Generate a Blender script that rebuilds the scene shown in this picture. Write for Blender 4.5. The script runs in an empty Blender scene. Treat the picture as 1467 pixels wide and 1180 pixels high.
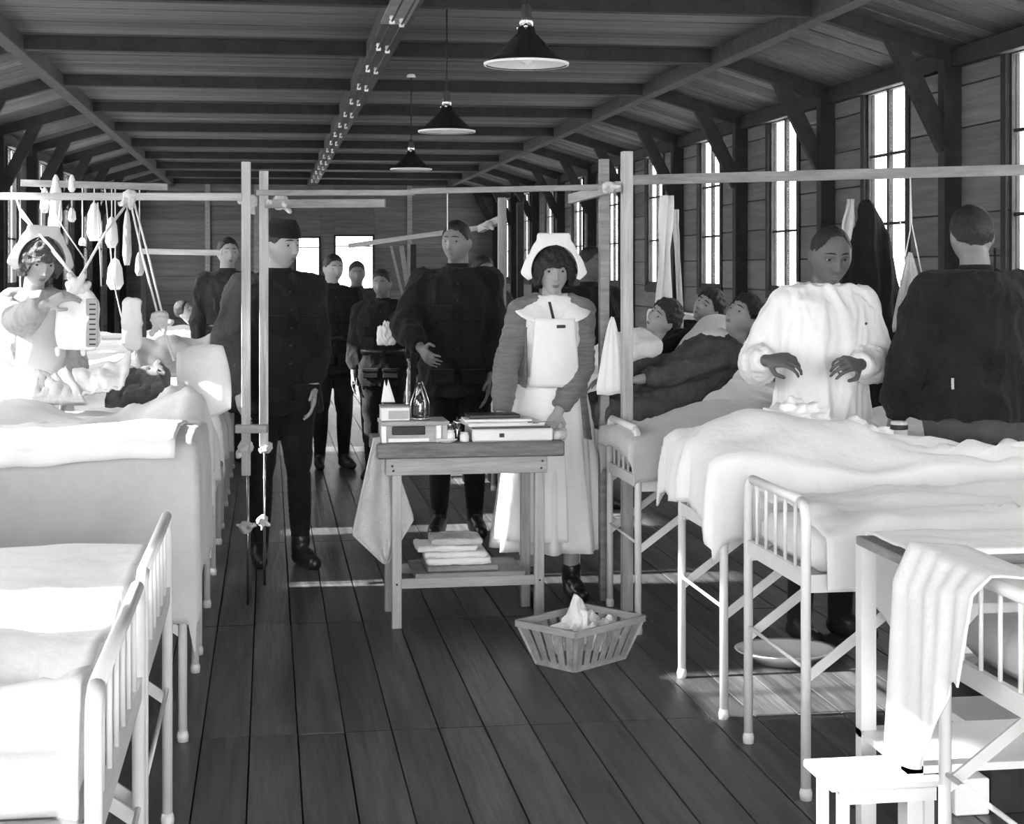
import bpy, bmesh, math, random
import numpy as np
from mathutils import Vector, Matrix, Euler, noise
from math import sin, cos, pi, radians, sqrt, atan2

random.seed(7)
SC = bpy.context.scene
COL = SC.collection

# ---------------------------------------------------------------- camera
F = 2300.0                       # focal length in pixels of the 1467 x 1180 frame
CX, HY = 733.5, 385.0            # optical column, horizon row
YAW = math.atan((CX - 385.0) / F)
S_, C_ = sin(YAW), cos(YAW)
EYE = 1.5
cam = bpy.data.cameras.new('camera')
cam.sensor_width = 36.0
cam.lens = 36.0 * F / 1467.0
cam.shift_y = -(590.0 - HY) / 1467.0
cam.clip_start, cam.clip_end = 0.05, 400
camo = bpy.data.objects.new('camera', cam)
COL.objects.link(camo)
camo.location = (0, 0, EYE)
camo.rotation_euler = (pi / 2, 0, -YAW)
SC.camera = camo

def W(px, py, k):
    """point of the room seen at pixel px,py where one metre covers k pixels"""
    Z = F / k
    r = (px - CX) / k
    return Vector((r * C_ + Z * S_, Z * C_ - r * S_, EYE + (HY - py) / k))

# ---------------------------------------------------------------- world, sun, daylight
w = bpy.data.worlds.new('overcast_sky'); SC.world = w; w.use_nodes = True
nt = w.node_tree
bg = nt.nodes['Background']
bg.inputs[0].default_value = (1, 1, 1, 1)
# hazy sky, brighter on the side of the low sun
tc = nt.nodes.new('ShaderNodeTexCoord'); dt = nt.nodes.new('ShaderNodeVectorMath'); dt.operation = 'DOT_PRODUCT'
dt.inputs[1].default_value = Vector((-1.0, -0.015, 0.56)).normalized()
nt.links.new(tc.outputs['Generated'], dt.inputs[0])
mr_ = nt.nodes.new('ShaderNodeMapRange'); mr_.interpolation_type = 'SMOOTHSTEP'
mr_.inputs['From Min'].default_value = -1.0; mr_.inputs['From Max'].default_value = 1.0
mr_.inputs['To Min'].default_value = 2.6; mr_.inputs['To Max'].default_value = 9.0
nt.links.new(dt.outputs['Value'], mr_.inputs['Value']); nt.links.new(mr_.outputs[0], bg.inputs[1])
SUN = bpy.data.lights.new('sun', 'SUN'); SUN.energy = 11.0; SUN.angle = radians(1.2)
so = bpy.data.objects.new('sun', SUN); COL.objects.link(so)
so.rotation_euler = Vector((-1.0, -0.015, 0.56)).to_track_quat('Z', 'Y').to_euler()
so.location = (-20, 0, 12)
SC.view_settings.view_transform = 'Standard'
SC.view_settings.look = 'None'
SC.view_settings.exposure = 1.58
SC.view_settings.gamma = 1.0
SC.view_settings.use_curve_mapping = False
try:
    SC.cycles.max_bounces = 7
    SC.cycles.diffuse_bounces = 5
    SC.cycles.transparent_max_bounces = 12
    SC.cycles.use_denoising = True
    SC.cycles.sample_clamp_indirect = 8.0
except Exception:
    pass

# room numbers (metres)
XL, XR = -2.34, 3.74             # side walls
PL, PR = -1.55, 2.94             # purlins, where flat ceiling turns into the slopes
ZC, ZW = 2.95, 2.71              # flat ceiling, wall top
Y0, Y1 = -3.2, 26.5              # ends of the ward
XM = (PL + PR) / 2
WIN_Y = [7.41 + 1.98 * i for i in range(-5, 10)]    # centres of the side windows
WIN_W, WIN_Z0, WIN_Z1 = 0.66, 1.34, 2.63
TRUSS_Y = [8.34 + 1.98 * i for i in range(-5, 10)]

# daylight through windows: sky portals sized to each opening
def portal(loc, sx, sy, nrm):
    l = bpy.data.lights.new('window_daylight', 'AREA')
    l.shape = 'RECTANGLE'; l.size = sx; l.size_y = sy; l.energy = 1
    l.cycles.is_portal = True
    o = bpy.data.objects.new('window_daylight', l); COL.objects.link(o)
    o.location = loc
    o.rotation_euler = (-Vector(nrm)).to_track_quat('Z', 'Y').to_euler()
for wy in WIN_Y:
    zc = (WIN_Z0 + WIN_Z1) / 2
    portal((XR + .10, wy, zc), WIN_W, WIN_Z1 - WIN_Z0, (-1, 0, 0))
    portal((XL - .10, wy, zc), WIN_W, WIN_Z1 - WIN_Z0, (1, 0, 0))
FILL_DOOR_X0, FILL_DOOR_X1, FILL_DOOR_Z1 = -1.2, 2.6, 2.5  # unseen wide doorway behind the camera, added to fill the foreground with daylight
portal(((FILL_DOOR_X0 + FILL_DOOR_X1) / 2, Y0 - .1, FILL_DOOR_Z1 / 2), FILL_DOOR_X1 - FILL_DOOR_X0, FILL_DOOR_Z1, (0, 1, 0))

# ---------------------------------------------------------------- materials (all greys: the place is seen in black and white)
MATS = {}
def mat(name, v, rough=.7, var=0.0, scale=(3, 3, 3), bump=0.0, bscale=40, metal=0.0, spec=.4, perobj=0.0, sheen=0.0, sss=0.0):
    if name in MATS: return MATS[name]
    m = bpy.data.materials.new(name); m.use_nodes = True
    n = m.node_tree.nodes; L = m.node_tree.links
    b = n['Principled BSDF']
    b.inputs['Roughness'].default_value = rough
    b.inputs['Metallic'].default_value = metal
    b.inputs['Specular IOR Level'].default_value = spec
    if sheen: b.inputs['Sheen Weight'].default_value = sheen
    g = n.new('ShaderNodeNewGeometry')
    mp = n.new('ShaderNodeMapping'); mp.inputs['Scale'].default_value = scale
    tex = n.new('ShaderNodeTexNoise'); tex.inputs['Scale'].default_value = 1.0
    tex.inputs['Detail'].default_value = 6; tex.inputs['Roughness'].default_value = .65
    L.new(g.outputs['Position'], mp.inputs['Vector'])
    oi = n.new('ShaderNodeObjectInfo')
    if perobj:
        mul = n.new('ShaderNodeMath'); mul.operation = 'MULTIPLY'; mul.inputs[1].default_value = 17.0
        L.new(oi.outputs['Random'], mul.inputs[0])
        cb = n.new('ShaderNodeCombineXYZ'); L.new(mul.outputs[0], cb.inputs[0]); L.new(mul.outputs[0], cb.inputs[2])
        L.new(cb.outputs[0], mp.inputs['Location'])
    L.new(mp.outputs[0], tex.inputs['Vector'])
    mr = n.new('ShaderNodeMapRange')
    mr.inputs['From Min'].default_value = .3; mr.inputs['From Max'].default_value = .7
    mr.inputs['To Min'].default_value = v * (1 - var); mr.inputs['To Max'].default_value = v * (1 + var)
    L.new(tex.outputs['Fac'], mr.inputs['Value'])
    out = mr.outputs[0]
    if perobj:
        m2 = n.new('ShaderNodeMapRange'); m2.inputs['To Min'].default_value = 1 - perobj; m2.inputs['To Max'].default_value = 1 + perobj
        L.new(oi.outputs['Random'], m2.inputs['Value'])
        mm = n.new('ShaderNodeMath'); mm.operation = 'MULTIPLY'
        L.new(out, mm.inputs[0]); L.new(m2.outputs[0], mm.inputs[1]); out = mm.outputs[0]
    L.new(out, b.inputs['Base Color'])
    if bump:
        t2 = n.new('ShaderNodeTexNoise'); t2.inputs['Scale'].default_value = 1.0; t2.inputs['Detail'].default_value = 4
        mp2 = n.new('ShaderNodeMapping')
        bs = bscale if isinstance(bscale, (tuple, list)) else (bscale,) * 3
        mp2.inputs['Scale'].default_value = bs
        L.new(g.outputs['Position'], mp2.inputs['Vector']); L.new(mp2.outputs[0], t2.inputs['Vector'])
        bp = n.new('ShaderNodeBump'); bp.inputs['Strength'].default_value = bump; bp.inputs['Distance'].default_value = .01
        L.new(t2.outputs['Fac'], bp.inputs['Height']); L.new(bp.outputs[0], b.inputs['Normal'])
    MATS[name] = m
    return m

def M(name):
    return MATS[name]
mat('floor_wood', .080, .42, .6, (26, 1.6, 9), .25, (60, 4, 20), perobj=.28, spec=.5)
mat('ceiling_wood', .088, .8, .45, (1.5, 34, 34), .3, (3, 60, 60), perobj=.45)
mat('wall_wood', .13, .75, .3, (30, 1.5, 24), .3, (40, 3, 60), perobj=.22)
mat('end_wall_wood', .12, .75, .3, (1.5, 24, 24), .3, (3, 40, 60), perobj=.18)
mat('dark_timber', .022, .8, .4, (9, 9, 9), .3, 40)
mat('beam_timber', .045, .8, .4, (9, 9, 9), .3, 40)
mat('pale_timber', .46, .65, .28, (30, 30, 3), .25, (80, 80, 6))
mat('pale_timber_flat', .42, .65, .28, (3, 3, 30), .25, (6, 6, 80))
mat('mid_timber', .26, .65, .3, (6, 6, 40), .25, (6, 6, 80))
mat('post_timber', .33, .65, .3, (30, 30, 3), .25, (80, 80, 6))
mat('table_top_wood', .17, .6, .4, (8, 8, 50), .25, (6, 6, 80))
mat('white_paint', .80, .35, .06, (4, 4, 4), .05, 30, spec=.5)
mat('white_cloth', .86, .9, .04, (5, 5, 5), .5, 18, sheen=.15)
mat('sheet_cloth', .80, .9, .05, (5, 5, 5), .5, 12, sheen=.15)
mat('grey_blanket', .52, .95, .10, (4, 4, 4), .25, 40, sheen=.2)
mat('mid_blanket', .40, .95, .2, (4, 4, 4), .6, 60, sheen=.2)
mat('dark_blanket', .10, .95, .3, (14, 14, 3), .6, 60, sheen=.2)
mat('ticking', .72, .9, .1, (60, 3, 3), .3, 60)
mat('canvas', .62, .95, .12, (6, 6, 6), .6, 90)
mat('wool_dark', .016, .95, .35, (7, 7, 7), .5, 120, spec=.15, sheen=.05)
mat('wool_mid', .04, .95, .3, (7, 7, 7), .5, 120, spec=.15, sheen=.08)
mat('wool_olive', .075, .95, .3, (7, 7, 7), .5, 120, spec=.15, sheen=.08)
mat('knit', .19, .95, .25, (9, 9, 60), .7, (60, 60, 200), spec=.15, sheen=.15)
mat('robe', .07, .95, .3, (8, 8, 8), .5, 90, spec=.15)
mat('striped_robe', .09, .95, .35, (14, 14, 5), .5, 90, spec=.15)
mat('skin', .36, .5, .08, (9, 9, 9), .1, 60, spec=.35)
mat('skin_shaded', .11, .5, .15, (9, 9, 9), .1, 60, spec=.35)  # shadowed faces and hands: the shade is put into the skin colour
mat('hair', .018, .55, .5, (60, 60, 60), .7, 160)
mat('hair_mid', .07, .55, .5, (60, 60, 60), .7, 160)
mat('skin_half_shaded', .20, .5, .15, (9, 9, 9), .1, 60, spec=.35)  # skin with part of the shade on the men's faces mixed into its tone
mat('uniform_cloth', .38, .9, .2, (60, 60, 1.5), .4, 30)
mat('apron_cloth', .66, .9, .05, (5, 5, 5), .5, 18)
mat('lip', .16, .5, .05)
mat('eye_white', .34, .2, .02)
mat('iris', .012, .15, .02)
mat('leather', .02, .35, .3, (9, 9, 9), .2, 60, spec=.5)
mat('brass', .55, .25, .1, metal=1.0)
mat('steel', .6, .25, .1, metal=1.0)
mat('lamp_enamel', .012, .25, .3, (9, 9, 9), spec=.6)
mat('lamp_white', .75, .4, .03)
mat('ceramic', .85, .15, .02, spec=.6)
mat('cord_black', .012, .7, .1)
mat('rope', .75, .9, .1, (40, 40, 40), .4, 200)
mat('paper', .85, .8, .05, (9, 9, 9))
mat('cardboard', .5, .8, .1, (9, 9, 9))
mat('ink', .03, .6, .2)
mat('dark_metal', .04, .4, .2, metal=.6)
mat('basket_wood', .36, .7, .3, (20, 20, 20), .3, 60)
mat('mattress_cloth', .78, .9, .05, (6, 6, 6), .3, 50)
mat('snow_ground', .6, .9, .1, (1, 1, 1))
mat('plaster', .5, .9, .1)

def glass_mat(name, tint=.94, gloss=.06):
    m = bpy.data.materials.new(name); m.use_nodes = True
    n = m.node_tree.nodes; L = m.node_tree.links; n.clear()
    o = n.new('ShaderNodeOutputMaterial'); mx = n.new('ShaderNodeMixShader')
    t = n.new('ShaderNodeBsdfTransparent'); t.inputs[0].default_value = (tint,) * 3 + (1,)
    g = n.new('ShaderNodeBsdfGlossy'); g.inputs['Roughness'].default_value = .03
    mx.inputs[0].default_value = gloss
    L.new(t.outputs[0], mx.inputs[1]); L.new(g.outputs[0], mx.inputs[2]); L.new(mx.outputs[0], o.inputs[0])
    MATS[name] = m
glass_mat('pane_glass')
glass_mat('bottle_glass', .55, .25)

# ---------------------------------------------------------------- mesh builder
class MB:
    def __init__(s): s.v = []; s.f = []
    def add(s, vs, fs):
        b = len(s.v); s.v += [tuple(v) for v in vs]; s.f += [tuple(b + i for i in f) for f in fs]; return s
    def box(s, lo, hi, mtx=None, bev=0.0):
        x0, y0, z0 = lo; x1, y1, z1 = hi
        if bev > 0:
            b = min(bev, (x1-x0)/2.01, (y1-y0)/2.01, (z1-z0)/2.01)
            bm = bmesh.new(); bmesh.ops.create_cube(bm, size=1)
            for v in bm.verts:
                v.co = ((x0+x1)/2 + v.co.x*(x1-x0), (y0+y1)/2 + v.co.y*(y1-y0), (z0+z1)/2 + v.co.z*(z1-z0))
            bmesh.ops.bevel(bm, geom=bm.edges[:], offset=b, segments=1, affect='EDGES')
            bm.verts.index_update()
            vs = [v.co.copy() for v in bm.verts]; fs = [[v.index for v in f.verts] for f in bm.faces]; bm.free()
        else:
            vs = [Vector(p) for p in ((x0,y0,z0),(x1,y0,z0),(x1,y1,z0),(x0,y1,z0),(x0,y0,z1),(x1,y0,z1),(x1,y1,z1),(x0,y1,z1))]
            fs = [(0,3,2,1),(4,5,6,7),(0,1,5,4),(1,2,6,5),(2,3,7,6),(3,0,4,7)]
        if mtx is not None: vs = [mtx @ Vector(v) for v in vs]
        return s.add(vs, fs)
    def bar(s, a, b, wd, th, up=(0, 0, 1), bev=0.0):
        """rectangular bar from a to b, wd wide (across), th thick (along up)"""
        a = Vector(a); b = Vector(b); d = b - a; L = d.length; d.normalize()
        u = Vector(up); x = d.cross(u)
        if x.length < 1e-5: x = d.cross(Vector((1, 0, 0)))
        x.normalize(); u = x.cross(d).normalized()
        m = Matrix(((d.x, x.x, u.x, a.x), (d.y, x.y, u.y, a.y), (d.z, x.z, u.z, a.z), (0, 0, 0, 1)))
        return s.box((0, -wd/2, -th/2), (L, wd/2, th/2), m, bev)
    def tube(s, pts, r, n=10, caps=True):
        pts = [Vector(p) for p in pts]
        rs = r if isinstance(r, (list, tuple)) else [r] * len(pts)
        T = []
        for i in range(len(pts)):
            d = pts[min(i+1, len(pts)-1)] - pts[max(i-1, 0)]
            T.append(d.normalized() if d.length > 1e-9 else Vector((0, 0, 1)))
        ref = Vector((0, 0, 1)) if abs(T[0].z) < .9 else Vector((1, 0, 0))
        x = T[0].cross(ref).normalized()
        vs = []
        for i, p in enumerate(pts):
            x = (x - T[i] * x.dot(T[i])).normalized(); y = T[i].cross(x)
            for j in range(n):
                a = 2*pi*j/n; vs.append(p + (x*cos(a) + y*sin(a)) * rs[i])
        fs = []
        for i in range(len(pts)-1):
            for j in range(n):
                k = (j+1) % n
                fs.append((i*n+j, i*n+k, (i+1)*n+k, (i+1)*n+j))
        if caps:
            fs.append(tuple(range(n))[::-1]); fs.append(tuple((len(pts)-1)*n + j for j in range(n)))
        return s.add(vs, fs)
    def lathe(s, prof, c=(0, 0, 0), n=24, sx=1, sy=1, mtx=None, cap=True):
        """prof list of (r,z) bottom to top"""
        vs = []
        for r, z in prof:
            for j in range(n):
                a = 2*pi*j/n; vs.append(Vector((c[0] + r*cos(a)*sx, c[1] + r*sin(a)*sy, c[2] + z)))
        fs = []
        for i in range(len(prof)-1):
            for j in range(n):
                k = (j+1) % n; fs.append((i*n+j, i*n+k, (i+1)*n+k, (i+1)*n+j))
        if cap:
            if prof[0][0] > 1e-6: fs.append(tuple(range(n))[::-1])
            if prof[-1][0] > 1e-6: fs.append(tuple((len(prof)-1)*n + j for j in range(n)))
        if mtx is not None: vs = [mtx @ v for v in vs]
        return s.add(vs, fs)
    def loft(s, rings, n=28, caps=True):
        """rings: (centre, rx, ry) horizontal ellipses or (centre, rx, ry, matrix3, power)"""
        vs = []
        for r in rings:
            c = Vector(r[0]); m = r[3] if len(r) > 3 and r[3] is not None else None; pw = r[4] if len(r) > 4 else 2.0
            for j in range(n):
                a = 2*pi*j/n; ca, sa = cos(a), sin(a)
                q = Vector((math.copysign(abs(ca)**(2/pw), ca)*r[1], math.copysign(abs(sa)**(2/pw), sa)*r[2], 0))
                vs.append(c + (m @ q if m is not None else q))
        fs = []
        for i in range(len(rings)-1):
            for j in range(n):
                k = (j+1) % n; fs.append((i*n+j, i*n+k, (i+1)*n+k, (i+1)*n+j))
        if caps:
            fs.append(tuple(range(n))[::-1]); fs.append(tuple((len(rings)-1)*n + j for j in range(n)))
        return s.add(vs, fs)
    def ell(s, c, r, m=None, n=16):
        c = Vector(c); vs = []; fs = []
        h = n // 2
        for i in range(h+1):
            t = pi*i/h
            for j in range(n):
                a = 2*pi*j/n
                q = Vector((r[0]*sin(t)*cos(a), r[1]*sin(t)*sin(a), -r[2]*cos(t)))
                vs.append(c + (m @ q if m is not None else q))
        for i in range(h):
            for j in range(n):
                k = (j+1) % n; fs.append((i*n+j, i*n+k, (i+1)*n+k, (i+1)*n+j))
        return s.add(vs, fs)
    def cap(s, a, b, ra, rb, n=12):
        """tapered capsule"""
        a = Vector(a); b = Vector(b); d = (b-a)
        if d.length < 1e-6: return s.ell(a, (ra,)*3)
        dn = d.normalized(); pts = []; rs = []
        for t in (-.98, -.8, -.45, 0):
            pts.append(a + dn*ra*t); rs.append(ra*sqrt(1-t*t))
        for t in (0, .45, .8, .98):
            pts.append(b + dn*rb*t); rs.append(rb*sqrt(1-t*t))
        return s.tube(pts, rs, n)
    def grid(s, fn, nu, nv, closed_u=False):
        vs = [fn(i/(nu if closed_u else nu-1), j/(nv-1)) for j in range(nv) for i in range(nu)]
        fs = []
        for j in range(nv-1):
            for i in range(nu if closed_u else nu-1):
                k = (i+1) % nu
                fs.append((j*nu+i, j*nu+k, (j+1)*nu+k, (j+1)*nu+i))
        return s.add(vs, fs)
    def mesh(s, name):
        me = bpy.data.meshes.new(name); me.from_pydata([tuple(v) for v in s.v], [], s.f); me.update(); return me
    def build(s, name, m, parent=None, smooth=False, solid=0.0, origin=None, merge=False):
        me = s.mesh(name)
        if merge or solid:
            bm = bmesh.new(); bm.from_mesh(me); bmesh.ops.remove_doubles(bm, verts=bm.verts[:], dist=1e-5); bm.to_mesh(me); bm.free()
        return link(name, me, m, parent, smooth, solid, origin)

def link(name, me, m, parent=None, smooth=False, solid=0.0, origin=None):
    if isinstance(m, str): m = MATS[m]
    me.materials.append(m) if not me.materials else None
    o = bpy.data.objects.new(name, me); COL.objects.link(o)
    if smooth: me.polygons.foreach_set('use_smooth', [True]*len(me.polygons))
    if parent is not None: o.parent = parent
    elif origin != 'keep':
        # put the origin at the base of the thing
        co = np.empty(len(me.vertices)*3); me.vertices.foreach_get('co', co); co = co.reshape(-1, 3)
        c = Vector(((co[:, 0].min()+co[:, 0].max())/2, (co[:, 1].min()+co[:, 1].max())/2, co[:, 2].min())) if origin is None else Vector(origin)
        me.transform(Matrix.Translation(-c)); o.location = c
    if solid:
        md = o.modifiers.new('thickness', 'SOLIDIFY'); md.thickness = solid; md.offset = 0
    return o

def tag(o, label=None, cat=None, group=None, kind=None):
    if label: o['label'] = label
    if cat: o['category'] = cat
    if group: o['group'] = group
    if kind: o['kind'] = kind
    return o
def empty(name, loc=(0, 0, 0), rz=0.0, label=None, cat=None, group=None, kind=None, parent=None):
    o = bpy.data.objects.new(name, None); COL.objects.link(o)
    o.empty_display_size = .1; o.location = loc; o.rotation_euler = (0, 0, rz)
    if parent is not None: o.parent = parent
    return tag(o, label, cat, group, kind)
def kids(o): return [c for c in bpy.data.objects if c.parent == o]
def copy_tree(o, parent=None):
    c = o.copy(); COL.objects.link(c); c.parent = parent
    for ch in KIDS(o): copy_tree(ch, c)
    return c
def KIDS(o): return list(o.children)
def fbm(x, y, z, o=3):
    return noise.fractal(Vector((x, y, z)), .8, 2.0, o)
def sm(a, b, x):
    t = max(0, min(1, (x-a)/(b-a))); return t*t*(3-2*t)
# ================================================================ the setting
g = MB().box((-60, -60, -.62), (60, 90, -.6)).build('ground', 'snow_ground', origin='keep'); tag(g, kind='structure')

# ---- floor: boards running down the ward in sections that butt together
floor = MB().box((XL-.05, Y0, -.12), (XR+.05, Y1, -.024)).build('floor', 'dark_timber', origin='keep'); tag(floor, kind='structure')
BWD = .152
cuts = [-3.2, -.35, 1.5, 3.35, 5.22, 6.85, 8.9, 10.9, 13.0, 15.4, 18.0, 22.0, 26.5]
nb = int((XR - XL) / BWD) + 1
cand = []
for i in range(nb):
    for j in range(len(cuts)-1):
        x0 = XL + i*BWD; x1 = min(x0+BWD, XR)
        if x1 - x0 < .03: continue
        y0, y1 = cuts[j], cuts[j+1]
        ym = max((y0+y1)/2, .1)
        vis = 0 if y1 < 3.2 else 1
        d = ym + (0 if -.5 < (x0) < 1.9 else (4 if x0 > 1.9 else 7)) + (0 if vis else 100)
        cand.append((d, x0, x1, y0, y1))
cand.sort()
far = MB()
rnd = random.Random(3)
meshes = {}
for n_, (d, x0, x1, y0, y1) in enumerate(cand):
    gp = rnd.uniform(.0012, .003); dz = rnd.uniform(-.0015, .001)
    if n_ < 292:
        key = (round(y1-y0, 3), round(x1-x0, 3), rnd.randrange(3))
        if key not in meshes:
            gg = rnd.uniform(.0015, .0032)
            meshes[key] = MB().box((gg, .002, -.024), (x1-x0-gg, y1-y0-.002, 0), None, .0015).mesh('floor_board')
            meshes[key].materials.append(M('floor_wood'))
        o = bpy.data.objects.new('floor_board', meshes[key]); COL.objects.link(o)
        o.parent = floor; o.location = (x0, y0, dz)
    else:
        far.box((x0+gp, y0+.002, -.024+dz), (x1-gp, y1-.002, dz))
o = far.build('floor_board', 'floor_wood', floor); tag(o, kind='stuff')

# ---- side walls of horizontal boards, with a window in every bay
def side_wall(name, side):
    X = XR if side > 0 else XL
    t = .03 * side
    wall = empty(name, (X, 0, 0), kind='structure')
    # outer skin with the openings cut by building it in pieces
    sk = MB()
    ws = [(wy-WIN_W/2, wy+WIN_W/2) for wy in WIN_Y]
    segs = []; y = Y0
    for a, b in ws:
        if b < Y0: continue
        segs.append((y, a)); y = b
    segs.append((y, Y1))
    def xb(a, b): return (min(a, b), max(a, b))
    x0, x1 = xb(t, t*1.7)
    for a, b in segs: sk.box((x0, a, -.1), (x1, b, ZW+.1))
    for a, b in ws:
        sk.box((x0, a, -.1), (x1, b, WIN_Z0)); sk.box((x0, a, WIN_Z1), (x1, b, ZW+.1))
    sk.build('sheathing', 'dark_timber', wall)
    # boards
    rows = [0, .23, .46, .68, .90, 1.12, WIN_Z0, 1.57, 1.80, 2.03, 2.27, 2.50, ZW+.06]
    rr = random.Random(5 if side > 0 else 6)
    bx0, bx1 = xb(0, t)
    cache = {}
    def board(a, b, z0, z1):
        if b - a < .04 or b < 1.0: return False
        k = (round(b-a, 3), round(z1-z0, 3))
        if k not in cache:
            cache[k] = MB().box((bx0, .003, .002), (bx1, b-a-.003, z1-z0-.004), None, .004).mesh('wall_board')
            cache[k].materials.append(M('wall_wood'))
        o = bpy.data.objects.new('wall_board', cache[k]); COL.objects.link(o); o.parent = wall
        o.location = (rr.uniform(-.002, .002), a, z0); return True
    rest = MB(); cnt = 0
    for si, (a, b) in enumerate(segs):
        for r in range(12):
            if a > 5 or side > 0:
                if cnt < 280 and (b-a) > .04 and b > 3.0 and (side > 0 or a > 9) and (side < 0 or a < 26):
                    board(a, b, rows[r], rows[r+1]); cnt += 1; continue
            rest.box((bx0, a+.003, rows[r]+.002), (bx1, b-.003, rows[r+1]-.002))
    for a, b in ws:
        for r in range(6):
            if cnt < 290 and b > 5 and (side > 0) and r > 2: board(a, b, rows[r], rows[r+1]); cnt += 1
            else: rest.box((bx0, a+.003, rows[r]+.002), (bx1, b-.003, rows[r+1]-.002))
        rest.box((bx0, a, WIN_Z1+.002), (bx1, b, ZW+.06))
    o = rest.build('wall_board', 'wall_wood', wall); tag(o, kind='stuff')
    return wall
side_wall('wall_right', 1)
side_wall('wall_left', -1)

# ---- windows: wooden frame, a mullion, two glazing bars, six panes
def make_window(idx, X, wy, side):
    e = empty('window_%d' % idx, (X + .028*side, wy, WIN_Z0), kind='structure')
    if WPROTO.get(side) is None:
        w2, H = WIN_W/2, WIN_Z1-WIN_Z0
        fr = MB()
        for a, b, z0, z1 in ((-w2, -w2+.03, 0, H), (w2-.03, w2, 0, H), (-w2, w2, 0, .035), (-w2, w2, H-.035, H)):
            fr.box((-.022, a, z0), (.022, b, z1))
        me_f = fr.mesh('window_frame'); me_f.materials.append(M('dark_timber'))
        cs = MB()   # casing on the room side
        s = -side
        for a, b, z0, z1 in ((-w2-.06, -w2, -.06, H+.06), (w2, w2+.06, -.06, H+.06), (-w2, w2, H, H+.06), (-w2, w2, -.07, 0)):
            xa, xb = sorted((s*.028, s*.042)); cs.box((xa, a, z0), (xb, b, z1))
        me_c = cs.mesh('casing'); me_c.materials.append(M('dark_timber'))
        mu = MB().box((-.015, -.017, .03), (.015, .017, H-.03)).mesh('mullion'); mu.materials.append(M('dark_timber'))
        gb = MB().box((-.010, -w2+.03, -.009), (.010, w2-.03, .009)).mesh('glazing_bar'); gb.materials.append(M('dark_timber'))
        pn = MB().box((-.002, 0, 0), (.002, w2-.03-.017, (H-.065)/3-.018)).mesh('pane'); pn.materials.append(M('pane_glass'))
        WPROTO[side] = (me_f, me_c, mu, gb, pn)
    w2, H = WIN_W/2, WIN_Z1-WIN_Z0
    me_f, me_c, mu, gb, pn = WPROTO[side]
    for nm, me, lc in (('window_frame', me_f, (0, 0, 0)), ('casing', me_c, (0, 0, 0)), ('mullion', mu, (0, 0, 0)),
                       ('glazing_bar', gb, (0, 0, H*.34)), ('glazing_bar', gb, (0, 0, H*.67))):
        o = bpy.data.objects.new(nm, me); COL.objects.link(o); o.parent = e; o.location = lc
    for j in range(2):
        for i in range(3):
            o = bpy.data.objects.new('pane', pn); COL.objects.link(o); o.parent = e
            o.location = (0, -w2+.03 if j == 0 else .017, .035 + .009 + i*(H-.065)/3)
WPROTO = {}
wi = 1
for wy in WIN_Y:
    make_window(wi, XR, wy, 1); wi += 1
for wy in WIN_Y:
    make_window(wi, XL, wy, -1); wi += 1

# ---- ends of the ward
endw = empty('wall_far', (0, Y1, 0), kind='structure')
FW = [(.42, .84, .9, 2.03), (1.06, 1.72, .9, 2.06)]
sk = MB()
xs = sorted(set([XL-.1, XR+.1] + [a for q in FW for a in q[:2]]))
for i in range(len(xs)-1):
    a, b = xs[i], xs[i+1]; h = [q for q in FW if q[0] <= a + 1e-6 and q[1] >= b - 1e-6]
    if h: sk.box((a, 0, -.1), (b, .1, h[0][2])); sk.box((a, 0, h[0][3]), (b, .1, 3.1))
    else: sk.box((a, 0, -.1), (b, .1, 3.1))
sk.build('sheathing', 'end_wall_wood', endw)
rr = random.Random(9)
for i in range(len(xs)-1):
    a, b = max(xs[i], XL), min(xs[i+1], XR)
    h = [q for q in FW if q[0] <= a + 1e-6 and q[1] >= b - 1e-6]
    for r in range(13):
        z0, z1 = r*.23, r*.23+.225
        if h and z1 > h[0][2] and z0 < h[0][3]:
            if z0 < h[0][2] - .03: z1 = h[0][2]
            elif z1 > h[0][3] + .03: z0 = h[0][3]
            else: continue
        o = MB().box((a+.002, -.025, z0), (b-.002, rr.uniform(-.002, 0), z1), None, .003).build('wall_board', 'end_wall_wood', endw)
for x in (-.98, -.2, 2.3): MB().box((x-.04, -.06, 0), (x+.04, -.025, 2.9)).build('stud', 'mid_timber', endw)
for q in FW:
    e = empty('window_%d' % wi, (q[0], Y1, q[2]), kind='structure'); wi += 1
    wd, hh = q[1]-q[0], q[3]-q[2]
    fr = MB()
    for a, b, c, d in ((0, .03, 0, hh), (wd-.03, wd, 0, hh), (0, wd, 0, .03), (0, wd, hh-.03, hh)): fr.box((a, -.05, c), (b, .04, d))
    fr.build('window_frame', 'dark_timber', e)
    MB().box((.03, -.01, hh*.84-.01), (wd-.03, .01, hh*.84+.01)).build('glazing_bar', 'dark_timber', e)
    MB().box((.03, 0, .03), (wd-.03, .004, hh*.84-.01)).build('pane', 'pane_glass', e)
    MB().box((.03, 0, hh*.84+.01), (wd-.03, .004, hh-.03)).build('pane', 'pane_glass', e)
nw = MB()
for a, b, c, d in ((XL-.1, FILL_DOOR_X0, -.1, 3.1), (FILL_DOOR_X1, XR+.1, -.1, 3.1), (FILL_DOOR_X0, FILL_DOOR_X1, FILL_DOOR_Z1, 3.1), (FILL_DOOR_X0, FILL_DOOR_X1, -.1, 0)):
    nw.box((a, Y0-.1, c), (b, Y0, d))
tag(nw.build('wall_near', 'end_wall_wood', origin='keep'), kind='structure')

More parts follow.
